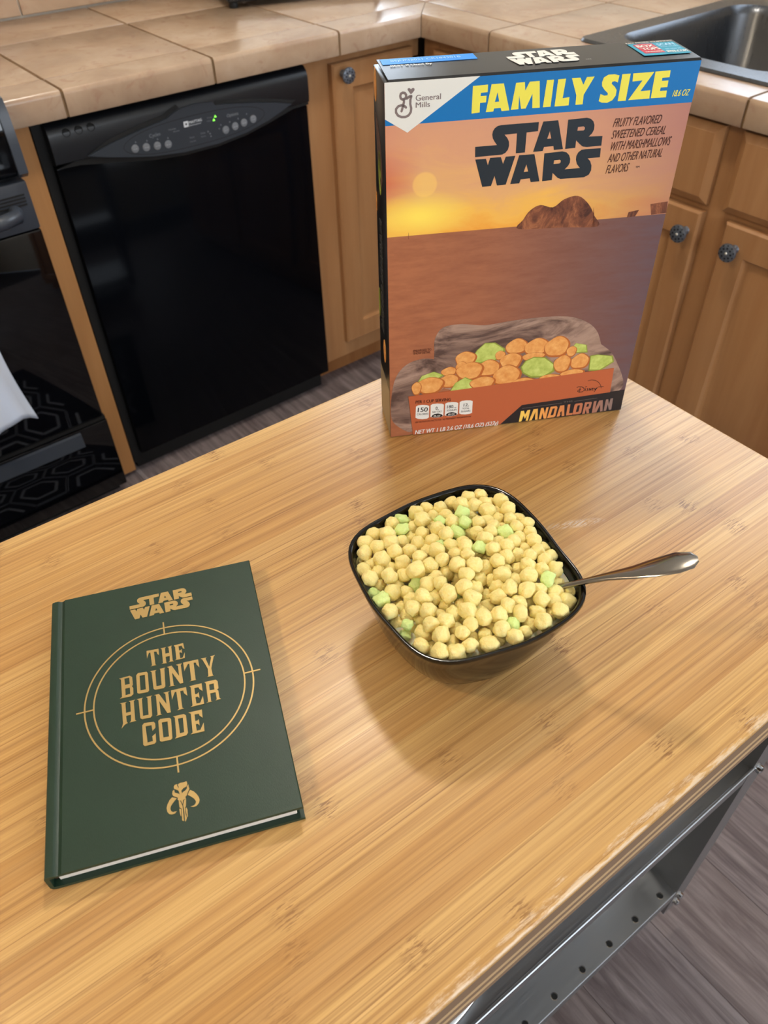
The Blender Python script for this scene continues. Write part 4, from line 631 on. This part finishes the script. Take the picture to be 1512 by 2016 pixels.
# countertop appliance near the back
tv = empty('toaster_oven', (0.615, 0.352, 0.9155), math.radians(-17), 'black countertop appliance with pale front panel standing on the far counter', 'appliance')
MB().box(0.004, 0.40, 0.004, 0.22, 0.012, 0.22, 0.006, 2).build('housing', M['black_plastic'], tv, 30)
MB().box(0.022, 0.38, -0.004, 0.003, 0.020, 0.19, 0.002).build('front_panel', M['white'], tv)
for x, y in ((0.02, 0.02), (0.38, 0.02), (0.02, 0.20), (0.38, 0.20)):
    MB().lathe([(0.010, 0), (0.011, 0.006), (0.010, 0.0118)], Matrix.Translation((x, y, 0)), 14).build('foot', M['black_deep'], tv)

# ================================================================ range
rg = empty('range', (-0.43, 0.0, 0), 0, 'black glass-front kitchen range at the left of the picture', 'range')
def RB(nm, x0, x1, y0, y1, z0, z1, m, r=0.002, sg=1, par=rg):
    return MB().box(x0+0.43, x1+0.43, y0, y1, z0, z1, r, sg).build(nm, m, par, 35)
RB('housing', -0.808, -0.056, 0.012, 0.60, 0.03, 0.905, M['black_plastic'])
RB('cooktop', -0.815, -0.052, 0.0, 0.60, 0.906, 0.926, M['black_glass'], 0.006, 2)
b = MB(); prof = [(0.005, 0.80), (-0.030, 0.802), (-0.040, 0.812), (-0.040, 0.85), (-0.036, 0.905), (-0.028, 0.926), (0.005, 0.932)]
b.loops([[Vector((xx+0.43, a, z)) for a, z in prof] for xx in (-0.815, -0.066)]); b.build('control_panel', M['black_glass'], rg, 30)
prof2 = [(0.01, 0.797), (-0.034, 0.799), (-0.046, 0.808), (-0.046, 0.85), (-0.041, 0.908), (-0.031, 0.930), (0.01, 0.936)]
b = MB(); b.loops([[Vector((xx+0.43, a, z)) for a, z in prof2] for xx in (-0.066, -0.049)]); b.build('panel_end_cap', M['bezel'], rg, 30)
RB('oven_door', -0.812, -0.055, -0.030, 0.010, 0.255, 0.700, M['black_glass'], 0.004, 2)
db = RB('door_top_band', -0.812, -0.055, -0.032, 0.010, 0.702, 0.792, M['bezel'], 0.004, 2)
for k in range(4): RB('vent_slot', -0.30, -0.066, -0.0335, -0.0315, 0.768-k*0.006, 0.7705-k*0.006, M['black_deep'], 0, 1, db)
hd = MB(); hd.tube([(-0.78+0.43, -0.034, 0.742), (-0.775+0.43, -0.060, 0.744), (-0.74+0.43, -0.072, 0.744), (-0.13+0.43, -0.072, 0.744), (-0.098+0.43, -0.060, 0.744), (-0.092+0.43, -0.034, 0.742)], 0.013, 14); hd.build('oven_handle', M['bezel'], rg, 60)
dr = RB('drawer', -0.812, -0.050, -0.030, 0.010, 0.045, 0.243, M['enamel'], 0.004, 2)
b = MB(); b.loops([[Vector((xx+0.43, a, z)) for a, z in ((-0.0305, 0.236), (-0.0305, 0.196), (-0.0385, 0.200), (-0.036, 0.234))] for xx in (-0.72, -0.118)]); b.build('drawer_pull', M['bezel'], dr)
RB('kick_plate', -0.80, -0.06, 0.02, 0.03, 0.0, 0.044, M['black_deep'], 0)
RB('trim_strip', -0.812, -0.052, -0.028, 0.012, 0.2445, 0.2535, M['black_deep'], 0)

# towel hanging over the oven handle
b = MB(); nx, nz = 26, 30; x0, x1 = -0.56, -0.222
def tw(u, v, side):
    x = x0 + (x1-x0)*u + 0.010*math.sin(v*5+2) * (v) + (0.016*v if u > 0.5 else -0.01*v)
    z = 0.759 - v*0.415 - 0.020*u*(v**3)*0 + 0.012*math.sin(u*9)*v**4
    y = -0.088 - 0.010*math.sin(u*17+v*2)*min(1, v*3) - 0.006*math.sin(u*31)*v
    return Vector((x, y, z))
rings = []
front = [[tw(u/nx, v/nz, 0) for u in range(nx+1)] for v in range(nz+1)]
top_ = [[Vector((x0+(x1-x0)*u/nx, -0.072 + 0.016*math.cos(a), 0.744+0.0155*math.sin(a))) for u in range(nx+1)] for a in (0.2, 0.8, 1.57, 2.4)]
back = [[Vector((x0+(x1-x0)*u/nx, -0.050 + 0.002*math.sin(u*0.8), 0.744-0.30*k/10)) for u in range(nx+1)] for k in range(10, -1, -1)]
for r in back + top_ + front: rings.append(r)
b.loops(rings, False, False, wrap=False)
tw_ = b.build('dish_towel', M['towel'], None, 80); sm = tw_.modifiers.new('thick', 'SOLIDIFY'); sm.thickness = 0.002; sm.offset = 0
tag(tw_, 'pale white dish towel hanging from the oven handle', 'towel')

# rug in front of the range (seen in the glossy fronts)
rug = empty('rug', (-0.6, -0.33, 0.0), 0, 'navy rug with a grey hexagon pattern on the floor before the range', 'rug')
MB().box(-0.80, 0.685, -0.30, 0.245, 0.0005, 0.009, 0.003, 1).build('pile', M['rug'], rug)
b = MB(); frr = (Vector((0, 0, 0.0092)), X_, Y_, Z_)
def inside(p): return -0.79 < p[0] < 0.675 and -0.29 < p[1] < 0.235
Rh = 0.0865
for ci in range(-7, 7):
    for rj in range(-4, 4):
        cx = ci*1.5*Rh + 0.528; cy = rj*math.sqrt(3)*Rh + (0.5*math.sqrt(3)*Rh if ci % 2 else 0) + 0.08
        for s_, w_ in ((0.985, 0.006), (0.62, 0.009)):
            pts = [(cx+s_*Rh*math.cos(PI/3*k), cy+s_*Rh*math.sin(PI/3*k)) for k in range(7)]
            for p, q in zip(pts[:-1], pts[1:]):
                if inside(p) and inside(q): b.stroke([p, q], w_, frr, 0.0004, rnd=False)
b.build('hexagon_pattern', M['rug_line'], rug)

# ================================================================ cart with bamboo top
TH = 0.8648
cart = empty('kitchen_cart', (0.1894, -1.0492, 0.0), -0.0343, 'steel kitchen cart with a worn bamboo top carrying book, bowl and box', 'cart')
TW, TD, TT = 1.02, 0.487, 0.052
b = MB(); b.box(-TW, 0, -TD, 0, -0.008, 0, 0.0030, 3); b.build('bamboo_top', M['bamboo'], cart, 40, loc=(0, 0, TH))
m_l = mat('ply_light', (190, 158, 116), 0.5); m_d = mat('ply_dark', (128, 102, 78), 0.55)
for k, (z0, z1, mm_) in enumerate(((-0.0240, -0.0082, m_d), (-0.0305, -0.0242, m_l), (-0.0370, -0.0307, m_d), (-0.0440, -0.0372, m_l), (-0.0515, -0.0442, m_d))):
    MB().box(-TW+0.0005, -0.0005, -TD+0.0005, -0.0005, z0, z1).build('ply_layer', mm_, cart, loc=(0, 0, TH))
zt = TH-0.0518
LX = (-0.024, -0.99); LY = (-0.452, -0.035)
for lx in LX:
    sx = 1 if lx > -0.5 else -1
    for ly in LY:
        sy = -1 if ly < -0.2 else 1
        b = MB()
        # L profile: flange facing front/back and sheet facing sideways
        xa, xb = (lx, lx+0.036) if sx > 0 else (lx-0.036, lx)
        ya, yb = (ly, ly+0.0025) if sy < 0 else (ly-0.0025, ly)
        b.box(xa, xb, ya, yb, 0.062, zt)
        ya, yb = (ly, ly+0.075) if sy < 0 else (ly-0.075, ly)
        xa, xb = (lx-0.0015, lx+0.001) if sx > 0 else (lx-0.001, lx+0.0015)
        b.box(xa, xb, ya, yb, 0.062, zt); b.build('leg', M['steel'], cart)
        cs = MB().lathe([(0.024, -0.009), (0.026, -0.006), (0.026, 0.006), (0.024, 0.009)], Matrix.Translation((lx-sx*0.055, ly-sy*0.05, 0.026)) @ Matrix.Rotation(PI/2, 4, 'Y'), 20).build('caster', M['black_plastic'], cart, 40)
        MB().box(lx-sx*0.055-0.006, lx-sx*0.055+0.006, ly-sy*0.05-0.012, ly-sy*0.05+0.012, 0.052, 0.108).build('caster_fork', M['steel'], cs)
# shelves with turned-down lips
def shelf(z, nm, holes):
    s = MB(); s.box(-0.985, -0.0225, -0.4515, -0.037, z-0.0025, z, 0.0008)
    s.box(-0.985, -0.0225, -0.4515, -0.4490, z-0.034, z-0.0026); s.box(-0.985, -0.0225, -0.0395, -0.037, z-0.034, z-0.0026)
    o = s.build(nm, M['steel'], cart)
    if holes:
        for k in range(17):
            MB().lathe([(0.0052, 0.0), (0.0046, 0.0006), (0.0040, 0.0006), (0.0036, 0.0001)], Matrix.Translation((-0.0470-0.0533*k, -0.4405, z)), 14).build('hole_rim', M['chrome'], o)
            MB().lathe([(0.0040, 0.0), (0.0038, 0.0004)], Matrix.Translation((-0.0470-0.0533*k, -0.4405, z)), 12).build('hole', M['hole'], o)
    else:
        s = MB(); s.box(-0.985, -0.0225, -0.4535, -0.4500, z-0.001, z+0.0035, 0.001); s.build('front_lip', M['steel'], o)
    return o
shelf(0.504, 'middle_shelf', False); shelf(0.145, 'lower_shelf', True)
MB().box(-0.985, -0.0225, -0.060, -0.058, 0.78, zt).build('top_rail', M['steel'], cart)
for x, z in ((-0.015, 0.500), (-0.012, 0.098), (-0.014, 0.125)):
    MB().lathe([(0.007, 0), (0.007, 0.0015), (0.0055, 0.002), (0.0055, 0.006), (0.003, 0.0075)], Matrix.Translation((x, -0.452, z)) @ Matrix.Rotation(PI/2, 4, 'X'), 14).build('bolt', M['chrome'], cart, 30)

CT = Matrix.Translation((0.1894, -1.0492, 0)) @ Matrix.Rotation(-0.0343, 4, 'Z')
# chrome object on the middle shelf
p = CT @ Vector((-0.440, -0.437, 0.5055))
ut = MB().tube([(0.030, 0, 0.010), (0.018, 0.001, 0.0085), (-0.005, 0.001, 0.0075), (-0.04, 0, 0.0065), (-0.10, 0, 0.0065)], [(0.0015, 0.001), (0.005, 0.003), (0.007, 0.004), (0.006, 0.004), (0.005, 0.004)], 14).build('chrome_utensil', M['chrome'], None, 60)
ut.location = p; ut.rotation_euler = (0, 0, math.radians(4))
tag(ut, 'shiny chrome utensil end lying on the middle shelf of the cart', 'utensil')

# ================================================================ book
bk = empty('book', (-0.4836, -1.3332, TH+0.0002), -0.3893, 'dark green hardcover book with gold title and ring, lying on the bamboo top', 'book')
KW, KH, KT = 0.1498, 0.2098, 0.0163
pr = [(KW, 0), (0.0035, 0), (0.0012, 0.0008), (0.0, 0.0030), (0.0, KT-0.0022), (0.0008, KT-0.0006), (0.0028, KT), (0.0052, KT-0.0001), (0.0066, KT-0.0010), (0.0078, KT-0.0014), (0.0090, KT-0.0009), (0.0100, KT), (KW-0.0006, KT), (KW, KT-0.0005), (KW, KT-0.0024), (0.0085, KT-0.0026), (0.0025, KT-0.0030), (0.0022, 0.0030), (0.0085, 0.0024), (KW, 0.0024)]
MB().loops([[Vector((u, v, h)) for u, h in pr] for v in (0, KH)]).build('cover', M['book'], bk, 28)
MB().box(0.0055, KW-0.0042, 0.0036, KH-0.0036, 0.00245, KT-0.00265, 0.0004).build('page_block', M['pages'], bk)
MB().box(0.0027, 0.0053, 0.0042, KH-0.0042, 0.0032, KT-0.0034, 0.0008).build('headband', M['p_brown'], bk)
fk = (Vector((0, 0, KT)), X_*0.001, Y_*0.001, Z_)
bt = MB()
for o_, hs in TR['bookletters']: bt.poly(o_, hs, fk, 0.00045)
bt.build('title_lettering', M['gold'], bk)
# series logo, taken from the box lettering and set on the book
ax = [p for o_, hs in TR['logo'] for p in o_]
lx0, lx1 = min(p[0] for p in ax), max(p[0] for p in ax); ly0, ly1 = min(p[1] for p in ax), max(p[1] for p in ax)
def logo_on(mb, frm, x, y, w, h, t):
    f = lambda p: (x+(p[0]-lx0)/(lx1-lx0)*w, y+(p[1]-ly0)/(ly1-ly0)*h)
    for o_, hs in TR['logo']: mb.poly([f(p) for p in o_], [[f(p) for p in hh] for hh in hs], frm, t)
lg = MB(); logo_on(lg, fk, 56.6, 175.3, 46.2, 20.4, 0.0003); lg.build('logo_lettering', M['gold'], bk)
rg_ = MB(); cx, cy = 79.73, 105.0
for rad_, w_ in ((56.1, 1.0), (50.2, 1.0)):
    n = 120; R_ = []
    o_ = [(cx+(rad_+w_/2)*math.cos(2*PI*k/n), cy+(rad_+w_/2)*math.sin(2*PI*k/n)) for k in range(n)]
    h_ = [(cx+(rad_-w_/2)*math.cos(2*PI*k/n), cy+(rad_-w_/2)*math.sin(2*PI*k/n)) for k in range(n)]
    rg_.poly(o_, [h_], fk, 0.0003)
for a in range(4):
    c_, s_ = math.cos(a*PI/2), math.sin(a*PI/2)
    rg_.stroke([(cx+50.0*c_, cy+50.0*s_), (cx+61.5*c_, cy+61.5*s_)], 1.0, fk, 0.00036, rnd=False)
rg_.build('ring_ornament', M['gold'], bk)
em = MB()
for o_, hs in TR['emblem']: em.poly(o_, hs, fk, 0.00035)
em.build('skull_emblem', M['gold'], bk)

# ================================================================ cereal box
cb = empty('cereal_box', (-0.0702, -1.1297, TH+0.0003), -0.4994, 'tall cereal box with sunset picture and blue top band standing at the cart corner', 'box')
BW, BH, BD = 0.2311, 0.3091, 0.0510
MB().box(0, BW, 0.0006, BD, 0, BH-0.0012, 0.0012, 2).build('carton', M['carton'], cb, 40)
MB().box(0, BW, 0.0, 0.0009, 0.0004, BH-0.0016, 0.0002).build('front_print', M['p_sunset'], cb)
fl_ = MB(); fl_.loops([[Vector((xx, y, z)) for y, z in ((0.0004, BH-0.0040), (0.0006, BH-0.0008), (0.0024, BH+0.0006), (0.02, BH+0.0010), (BD+0.001, BH+0.0012), (BD+0.001, BH+0.0004), (0.02, BH+0.0002), (0.003, BH-0.0004), (0.0014, BH-0.002))] for xx in (0.003, BW+0.0004)]); fl_.build('top_flap', M['carton'], cb, 35)
FF = (Vector((0, 0, 0)), X_*0.001, Z_*0.001, -Y_)
def dec(nm, m, items, t, lab=None):
    b = MB()
    for o_, hs in items: b.poly(o_, hs, FF, t)
    o = b.build(nm, m, cb)
    return o
top = 309.0
def smooth(q, n=4):
    o = []; L = len(q)
    for i in range(L):
        p0, p1, p2, p3 = (Vector(q[(i+k_) % L]) for k_ in (-1, 0, 1, 2))
        for j in range(n):
            u = j/n
            v = 0.5*((2*p1)+(p2-p0)*u+(2*p0-5*p1+4*p2-p3)*u*u+(3*p1-p0-3*p2+p3)*u**3)
            o.append((min(max(v.x, 0.3), 230.8), v.y))
    return o
dec('blue_band', M['p_blue'], [([(0, 280.6), (231.1, 280.6), (231.1, top-0.6), (0, top-0.6)], [])], 0.00012)
dec('white_corner', M['p_white'], [([(0, 308.6), (0, 285.07), (16.03, 275.15), (67.7, 308.6)], [])], 0.00020)
dec('logo_lettering', M['p_logo'], TR['logo'], 0.00022)
dec('size_lettering', M['p_yellow'], TR['family'], 0.00022)
b = MB()
for s_ in TR['g_strokes']: b.stroke(s_, 1.62, FF, 0.0003)
b.poly(TR['heart'], [], FF, 0.0003); b.build('maker_logo', M['p_grey'], cb)
for q in TR['mesas'] + TR['posts']: dec('distant_mesa', M['p_rock'], [(q, [])], 0.00014)
dec('rock_picture', M['p_rock'], [(smooth(TR['rock'][0]), [])], 0.00014)
for q_, q in enumerate(TR['cloth']): dec('cloth_picture', M['p_cloth'], [(smooth(q), [])], 0.00016-q_*0.00002)
def clampb(q, v0, v1): return [(min(max(p[0], 0.2), 230.9), min(max(p[1], v0), v1)) for p in q]
k = 0; tt = 0.00022
pm = [list(q) for q in TR['puffs']]; pm.sort(key=lambda q: -q[1])
gr = list(TR['greens']); gi = sorted([(sum(p[1] for p in g_)/len(g_), g_) for g_ in gr], key=lambda q: -q[0])
seq = [(q[1]-q[3]*0.2, 'p', q) for q in pm] + [(a, 'g', g_) for a, g_ in gi]; seq.sort(key=lambda q: -q[0])
for _, ty, q in seq:
    n = 26; tt += 0.000008
    if ty == 'p':
        x, y, rx, ry = q; wob = [1+0.04*math.sin(3*a+q[0])+0.03*math.sin(5*a) for a in [2*PI*i/n for i in range(n)]]
        o1 = [(x+rx*wob[i]*math.cos(2*PI*i/n), y+ry*wob[i]*math.sin(2*PI*i/n)) for i in range(n)]
        o2 = [(x-rx*0.06+rx*0.90*wob[i]*math.cos(2*PI*i/n), y+ry*0.08+ry*0.88*wob[i]*math.sin(2*PI*i/n)) for i in range(n)]
        r_ = MB().poly(o1, [], FF, tt).build('printed_puff', M['p_puff_rim'], cb)
        tt += 0.000006; MB().poly(o2, [], FF, tt).build('puff_highlight', M['p_puff'], r_)
    else:
        r_ = MB().poly(q, [], FF, tt).build('printed_marshmallow', M['p_green_d'], cb)
        cx_ = sum(p[0] for p in q)/len(q); cy_ = sum(p[1] for p in q)/len(q); tt += 0.000006
        MB().poly([(cx_+(p[0]-cx_)*0.9-0.3, cy_+(p[1]-cy_)*0.88+0.5) for p in q], [], FF, tt).build('marshmallow_highlight', M['p_green'], r_)
T2 = tt + 0.00003
dec('orange_tray', M['p_orange'], [(clampb(TR['tray'], 0.4, 100), [])], T2)
dec('dark_banner', M['p_banner'], [(clampb(TR['banner'], 0.4, 100), [])], T2+0.00001)
T3 = T2 + 0.00006
dec('title_lettering', M['p_title'], TR['mando'], T3)
b = MB()
for s_ in TR['manlines']: b.stroke(s_, 0.35, FF, T3, rnd=False)
b.build('title_rule', M['p_dgrey'], cb)
b = MB()
for i_, s_ in enumerate(TR['dis_strokes']): b.stroke(s_, 0.62 if i_ != 0 else 0.45, FF, T3)
b.build('channel_logo', M['p_black'], cb)
dec('nutrition_shield', M['p_white'], [(q, []) for q in TR['shields']], T3)
dec('shield_foot', M['p_black'], [(q, []) for q in TR['caps']], T3+0.00006)
cm = dict(grey='p_grey', yellow='p_yellow', brown='p_brown', black='p_black', white='p_white', dgrey='p_dgrey')
grp = {}
for s_ in TR['texts']: grp.setdefault(s_[6], []).append(s_)
for cname, lst in grp.items():
    b = MB()
    for s_ in lst: b.text(s_[0], s_[1], s_[2], s_[3], s_[4], s_[5], FF, (T3+0.00010 if s_[2] < 110 else 0.0003), s_[7], s_[8])
    b.build('printed_text', M[cm[cname]], cb, recalc=False)
b = MB(); b.text('TM', 196.5, 235.8, 3.2, 1.6, 0, FF, 0.0003); b.build('printed_text', M['p_logo'], cb, recalc=False)
# top face
FT = (Vector((0, 0, BH+0.0013)), X_*0.001, Y_*0.001, Z_)
MB().poly([(5, 36), (75, 36), (75, 50.5), (5, 50.5)], [], FT, 0.0002).build('date_label', M['p_bluelab'], cb)
b = MB(); b.text('05JUN2021 CR184301B', 12, 41.5, 52, 4.6, 0, FT, 0.0004); b.build('printed_date', M['p_ltblue'], cb, recalc=False)
b = MB(); b.text('BEST If Used By', 10, 29.5, 30, 4.2, 0, FT, 0.0003, 0, 0.6); b.text('NO MORE CLIPPING', 193, 46.2, 36, 2.6, 0, FT, 0.0003, 0, 0.6); b.text('TM', 149, 13, 4, 1.8, 0, FT, 0.0003); b.build('top_text', M['p_white'], cb, recalc=False)
b = MB(); logo_on(b, FT, 96, 13, 52, 32, 0.0002); b.build('logo_lettering', M['p_white'], cb)
MB().poly([(193, 13), (229, 13), (229, 45), (193, 45)], [], FT, 0.0002).build('coupon_label', M['p_teal'], cb)
MB().poly([(196, 18), (211.5, 18), (211.5, 43), (203, 44), (196, 41.5)], [], FT, 0.0003).build('coupon_badge', M['p_red'], cb)
b = MB(); b.text('BOX', 197, 33.5, 13, 6.5, 0, FT, 0.0005, 0, 1); b.text('TOPS', 198, 25.5, 13, 6.5, 0, FT, 0.0005, 0, 1); b.text('FOR EDUCATION', 197.5, 19.5, 13, 2.6, 0, FT, 0.0005, 0, .5)
b.text('BTFE.COM', 213, 16, 15, 5, 0, FT, 0.0005, 0, 1); b.build('coupon_text', M['p_white'], cb, recalc=False)
b = MB(); b.text('SCAN', 213.5, 35, 13, 6, 0, FT, 0.0005, 0, .6); b.text('YOUR RECEIPT', 213.5, 31, 14, 2.4, 0, FT, 0.0005); b.text('SEE HOW AT', 214.5, 23.5, 12, 3, 0, FT, 0.0005); b.build('coupon_text', M['p_ltblue'], cb, recalc=False)
# left side face (local u = 0, seen very obliquely); depth runs towards the back
FS = (Vector((0, 0, 0)), Y_*0.001, Z_*0.001, -X_)
def oval(x, y, rx, ry, n=22): return [(x+rx*math.cos(2*PI*i/n), y+ry*math.sin(2*PI*i/n)) for i in range(n)]
MB().poly([(1.5, 1), (50, 1), (50, 52), (1.5, 52)], [], FS, 0.0002).build('nutrition_panel', M['p_beige'], cb)
b = MB(); b.poly(oval(41, 297, 5.5, 11.5), [], FS, 0.0003); b.poly(oval(49, 208, 1.8, 8), [], FS, 0.0003); b.poly(oval(24, 81, 6, 11.5), [], FS, 0.0003); b.build('side_puff_print', M['p_puff'], cb)
b = MB(); b.poly(oval(28, 238, 6.5, 17), [], FS, 0.0003); b.poly(oval(47, 118, 3, 14), [], FS, 0.0003); b.build('side_marshmallow_print', M['p_green_d'], cb)
b = MB(); b.poly([(42, 278), (32, 272), (23, 262), (17, 247), (16, 236), (22, 228), (30, 236), (38, 250), (40, 262)], [], FS, 0.0003); b.build('side_picture', M['p_fold'], cb)
b = MB(); mx0 = min(p[0] for o_, h in TR['mando'] for p in o_); mx1 = max(p[0] for o_, h in TR['mando'] for p in o_)
my0 = min(p[1] for o_, h in TR['mando'] for p in o_); my1 = max(p[1] for o_, h in TR['mando'] for p in o_)
for o_, hs in TR['mando']:
    f = lambda p: (24+(p[1]-my0)/(my1-my0)*14, 200-(p[0]-mx0)/(mx1-mx0)*102)
    b.poly([f(p) for p in o_], [[f(p) for p in h] for h in hs], FS, 0.0003)
b.build('side_title', M['p_dark'], cb)

# ================================================================ bowl, milk, cereal, spoon
BC = Vector((-0.1734, -1.3411, TH)); HB = 0.069
FO = [0.07691, 0.00055, 0.00067, -0.0012, 0.00119, -0.00058, 0.00151, -0.00378, 0.00393, 0.00011, 3e-05, 0.00013, -0.00095]
def rim(t):
    r = FO[0]
    for i_, k_ in enumerate((1, 2, 3, 4, 5, 8)): r += FO[1+2*i_]*math.cos(k_*t) + FO[2+2*i_]*math.sin(k_*t)
    return r
bo = empty('cereal_bowl', BC + Vector((0, 0, 0.0002)), 0, 'rounded-square glossy black bowl heaped with yellow cereal', 'bowl')
def bring(s, z, rd, n=96): return [Vector((( (rim(2*PI*k/n)*(1-rd)+FO[0]*rd)*s*math.cos(2*PI*k/n)), (rim(2*PI*k/n)*(1-rd)+FO[0]*rd)*s*math.sin(2*PI*k/n), z)) for k in range(n)]
prof = [(0.50, 0.0022, .7), (0.54, 0.0, .7), (0.60, 0.0, .65), (0.635, 0.0015, .6), (0.70, 0.008, .5), (0.80, 0.022, .35), (0.885, 0.039, .2), (0.945, 0.054, .08), (0.975, 0.0622, 0), (0.992, 0.0650, 0), (1.0, 0.0672, 0), (0.996, 0.0688, 0), (0.985, HB, 0), (0.968, HB-0.0004, 0), (0.955, HB-0.002, 0)]
prof += [(0.955-.30*(d_/0.069)**1.6, HB-d_, min(.6, d_/0.069*.8)) for d_ in (0.008, 0.016, 0.024, 0.032, 0.040, 0.048, 0.056)] + [(0.60, 0.0085, .65), (0.45, 0.0065, .7), (0.2, 0.006, .8), (0.02, 0.006, .8)]
MB().loops([bring(*q) for q in prof]).build('bowl_shell', M['bowl'], bo, 50)
mz = HB-0.0105; ms = 0.955-.30*(0.0105/0.069)**1.6 - 0.006
mk = MB(); mk.loops([bring(0.60, mz-0.008, .2), bring(ms-0.03, mz-0.006, .15), bring(ms, mz-0.0004, .12), bring(ms-0.008, mz, .12), bring(0.5, mz-0.0002, .12), bring(0.02, mz-0.0002, .12)])
mk = mk.build('milk', M['milk'], None, 60); mk.location = BC
tag(mk, 'creamy milk showing between the cereal and the bowl wall by the spoon', 'milk')

def puff_mesh(seed, box=0.0):
    r = random.Random(seed); b = bmesh.new(); bmesh.ops.create_icosphere(b, subdivisions=3, radius=1.0)
    ph = [(Vector((r.uniform(-1, 1), r.uniform(-1, 1), r.uniform(-1, 1))).normalized(), r.uniform(2.2, 4.5), r.uniform(0, 6)) for _ in range(7)]
    flatn = [Vector((r.uniform(-1, 1), r.uniform(-1, 1), r.uniform(-1, 1))).normalized() for _ in range(3)]
    sx = Vector((r.uniform(.92, 1.08), r.uniform(.92, 1.08), r.uniform(.88, 1.12)))
    for v in b.verts:
        n = v.co.normalized(); d = 1.0
        for a, f_, p_ in ph: d += 0.034*math.sin(f_*n.dot(a)*2.2+p_)
        for a in flatn:
            c_ = n.dot(a)
            if c_ > 0.72: d *= 1 - (c_-0.72)*0.42
        if box:
            mxx = max(abs(n.x), abs(n.y)*0.92, abs(n.z)*1.1); d *= (1-box) + box*0.80/mxx
        v.co = Vector((n.x*d*sx.x, n.y*d*sx.y, n.z*d*sx.z))
    me = bpy.data.meshes.new('cereal_puff' if not box else 'marshmallow'); b.to_mesh(me); b.free()
    for p_ in me.polygons: p_.use_smooth = True
    me.materials.append(M['puff'] if not box else M['marsh']); return me
pms = [puff_mesh(s_) for s_ in range(9)]; mms = [puff_mesh(50+s_, 0.50) for s_ in range(5)]
rnd = random.Random(11); mi = 0
MLAB = ['pale green marshmallow at the far left end of the row by the upper left rim', 'pale green marshmallow below the small one at the upper left rim', 'pale mint marshmallow highest among the cereal near the far rim', 'pale mint marshmallow just below the highest one near the far rim', 'small mint marshmallow left of the highest one', 'folded green marshmallow in the upper middle of the heap', 'tiny green marshmallow corner peeking between puffs left of centre', 'large pale green marshmallow in the right upper part of the heap', 'upright mint marshmallow at the centre of the heap', 'dull green marshmallow against the left bowl wall', 'square bright green marshmallow beside the left bowl wall', 'bright yellow-green marshmallow in the left middle of the heap', 'small green marshmallow half buried under puffs near the centre', 'small green marshmallow wedged at the lower left bowl wall', 'green marshmallow sunk in milk near the lower left rim', 'long pale green marshmallow next to the spoon', 'oblong light green marshmallow near the front rim']
for kd, px_, py_, pz_, rr_ in PUFFS:
    me = (mms if kd else pms)[rnd.randrange(5 if kd else 9)]
    o = bpy.data.objects.new('marshmallow' if kd else 'cereal_puff', me); COL.objects.link(o)
    o.location = (BC.x+px_*1e-4, BC.y+py_*1e-4, TH+pz_*1e-4)
    o.rotation_euler = (rnd.uniform(0, 6), rnd.uniform(0, 6), rnd.uniform(0, 6))
    s_ = rr_*1e-5
    if kd:
        o.scale = (s_*1.12, s_*0.95, s_*0.80); o.rotation_euler = (rnd.uniform(-.5, .5), rnd.uniform(-.5, .5), rnd.uniform(0, 6))
        tag(o, MLAB[mi % len(MLAB)], 'marshmallow', 'green marshmallows in the cereal bowl'); mi += 1
    else:
        o.scale = (s_, s_, s_); tag(o, 'round yellow cereal puff heaped in the black bowl', 'cereal', 'cereal puffs in the black bowl')

# spoon
sp = empty('spoon', (-0.124, -1.405, TH), 0, 'polished steel spoon leaning out over the right rim of the bowl', 'spoon')
so_ = Vector((-0.124, -1.405, TH))
P = [Vector(q)-so_ for q in ((-0.1560, -1.3620, 0.906), (-0.1420, -1.3790, 0.9175), (-0.1290, -1.3975, 0.9325), (-0.1235, -1.4050, 0.9385), (-0.1150, -1.4150, 0.9460), (-0.1060, -1.4260, 0.9530), (-0.0970, -1.4360, 0.9603), (-0.0890, -1.4438, 0.9655), (-0.0830, -1.4497, 0.9688), (-0.0806, -1.4520, 0.9700))]
wd = [(0.0030, 0.0012), (0.0026, 0.0015), (0.0024, 0.0017), (0.0025, 0.0017), (0.0036, 0.0015), (0.0058, 0.0014), (0.0082, 0.0013), (0.0090, 0.0012), (0.0070, 0.0011), (0.0024, 0.0007)]
MB().tube(P, wd, 16).build('spoon_handle', M['spoon'], sp, 60)
hd = MB(); rings = []
e0 = P[0]; dr_ = (P[0]-P[1]).normalized(); dr_ = Vector((dr_.x, dr_.y, -0.25)).normalized(); sd = Vector((-dr_.y, dr_.x, 0)).normalized(); nn = sd.cross(dr_)*-1
for k in range(9):
    s_ = k/8; w_ = 0.0028 + 0.0085*math.sin(PI*min(1, s_*1.02)**0.8) if k < 8 else 0.001
    c_ = e0 + dr_*(s_*0.034) - Z_*(0.004*math.sin(PI*s_))
    rings.append([c_ + sd*(math.cos(a)*w_) + Z_*(math.sin(a)*0.0010 - (0.003*(1-math.cos(a)**2) if False else 0)) for a in [2*PI*q/12 for q in range(12)]])
hd.loops(rings); hd.build('spoon_head', M['spoon'], sp, 60)
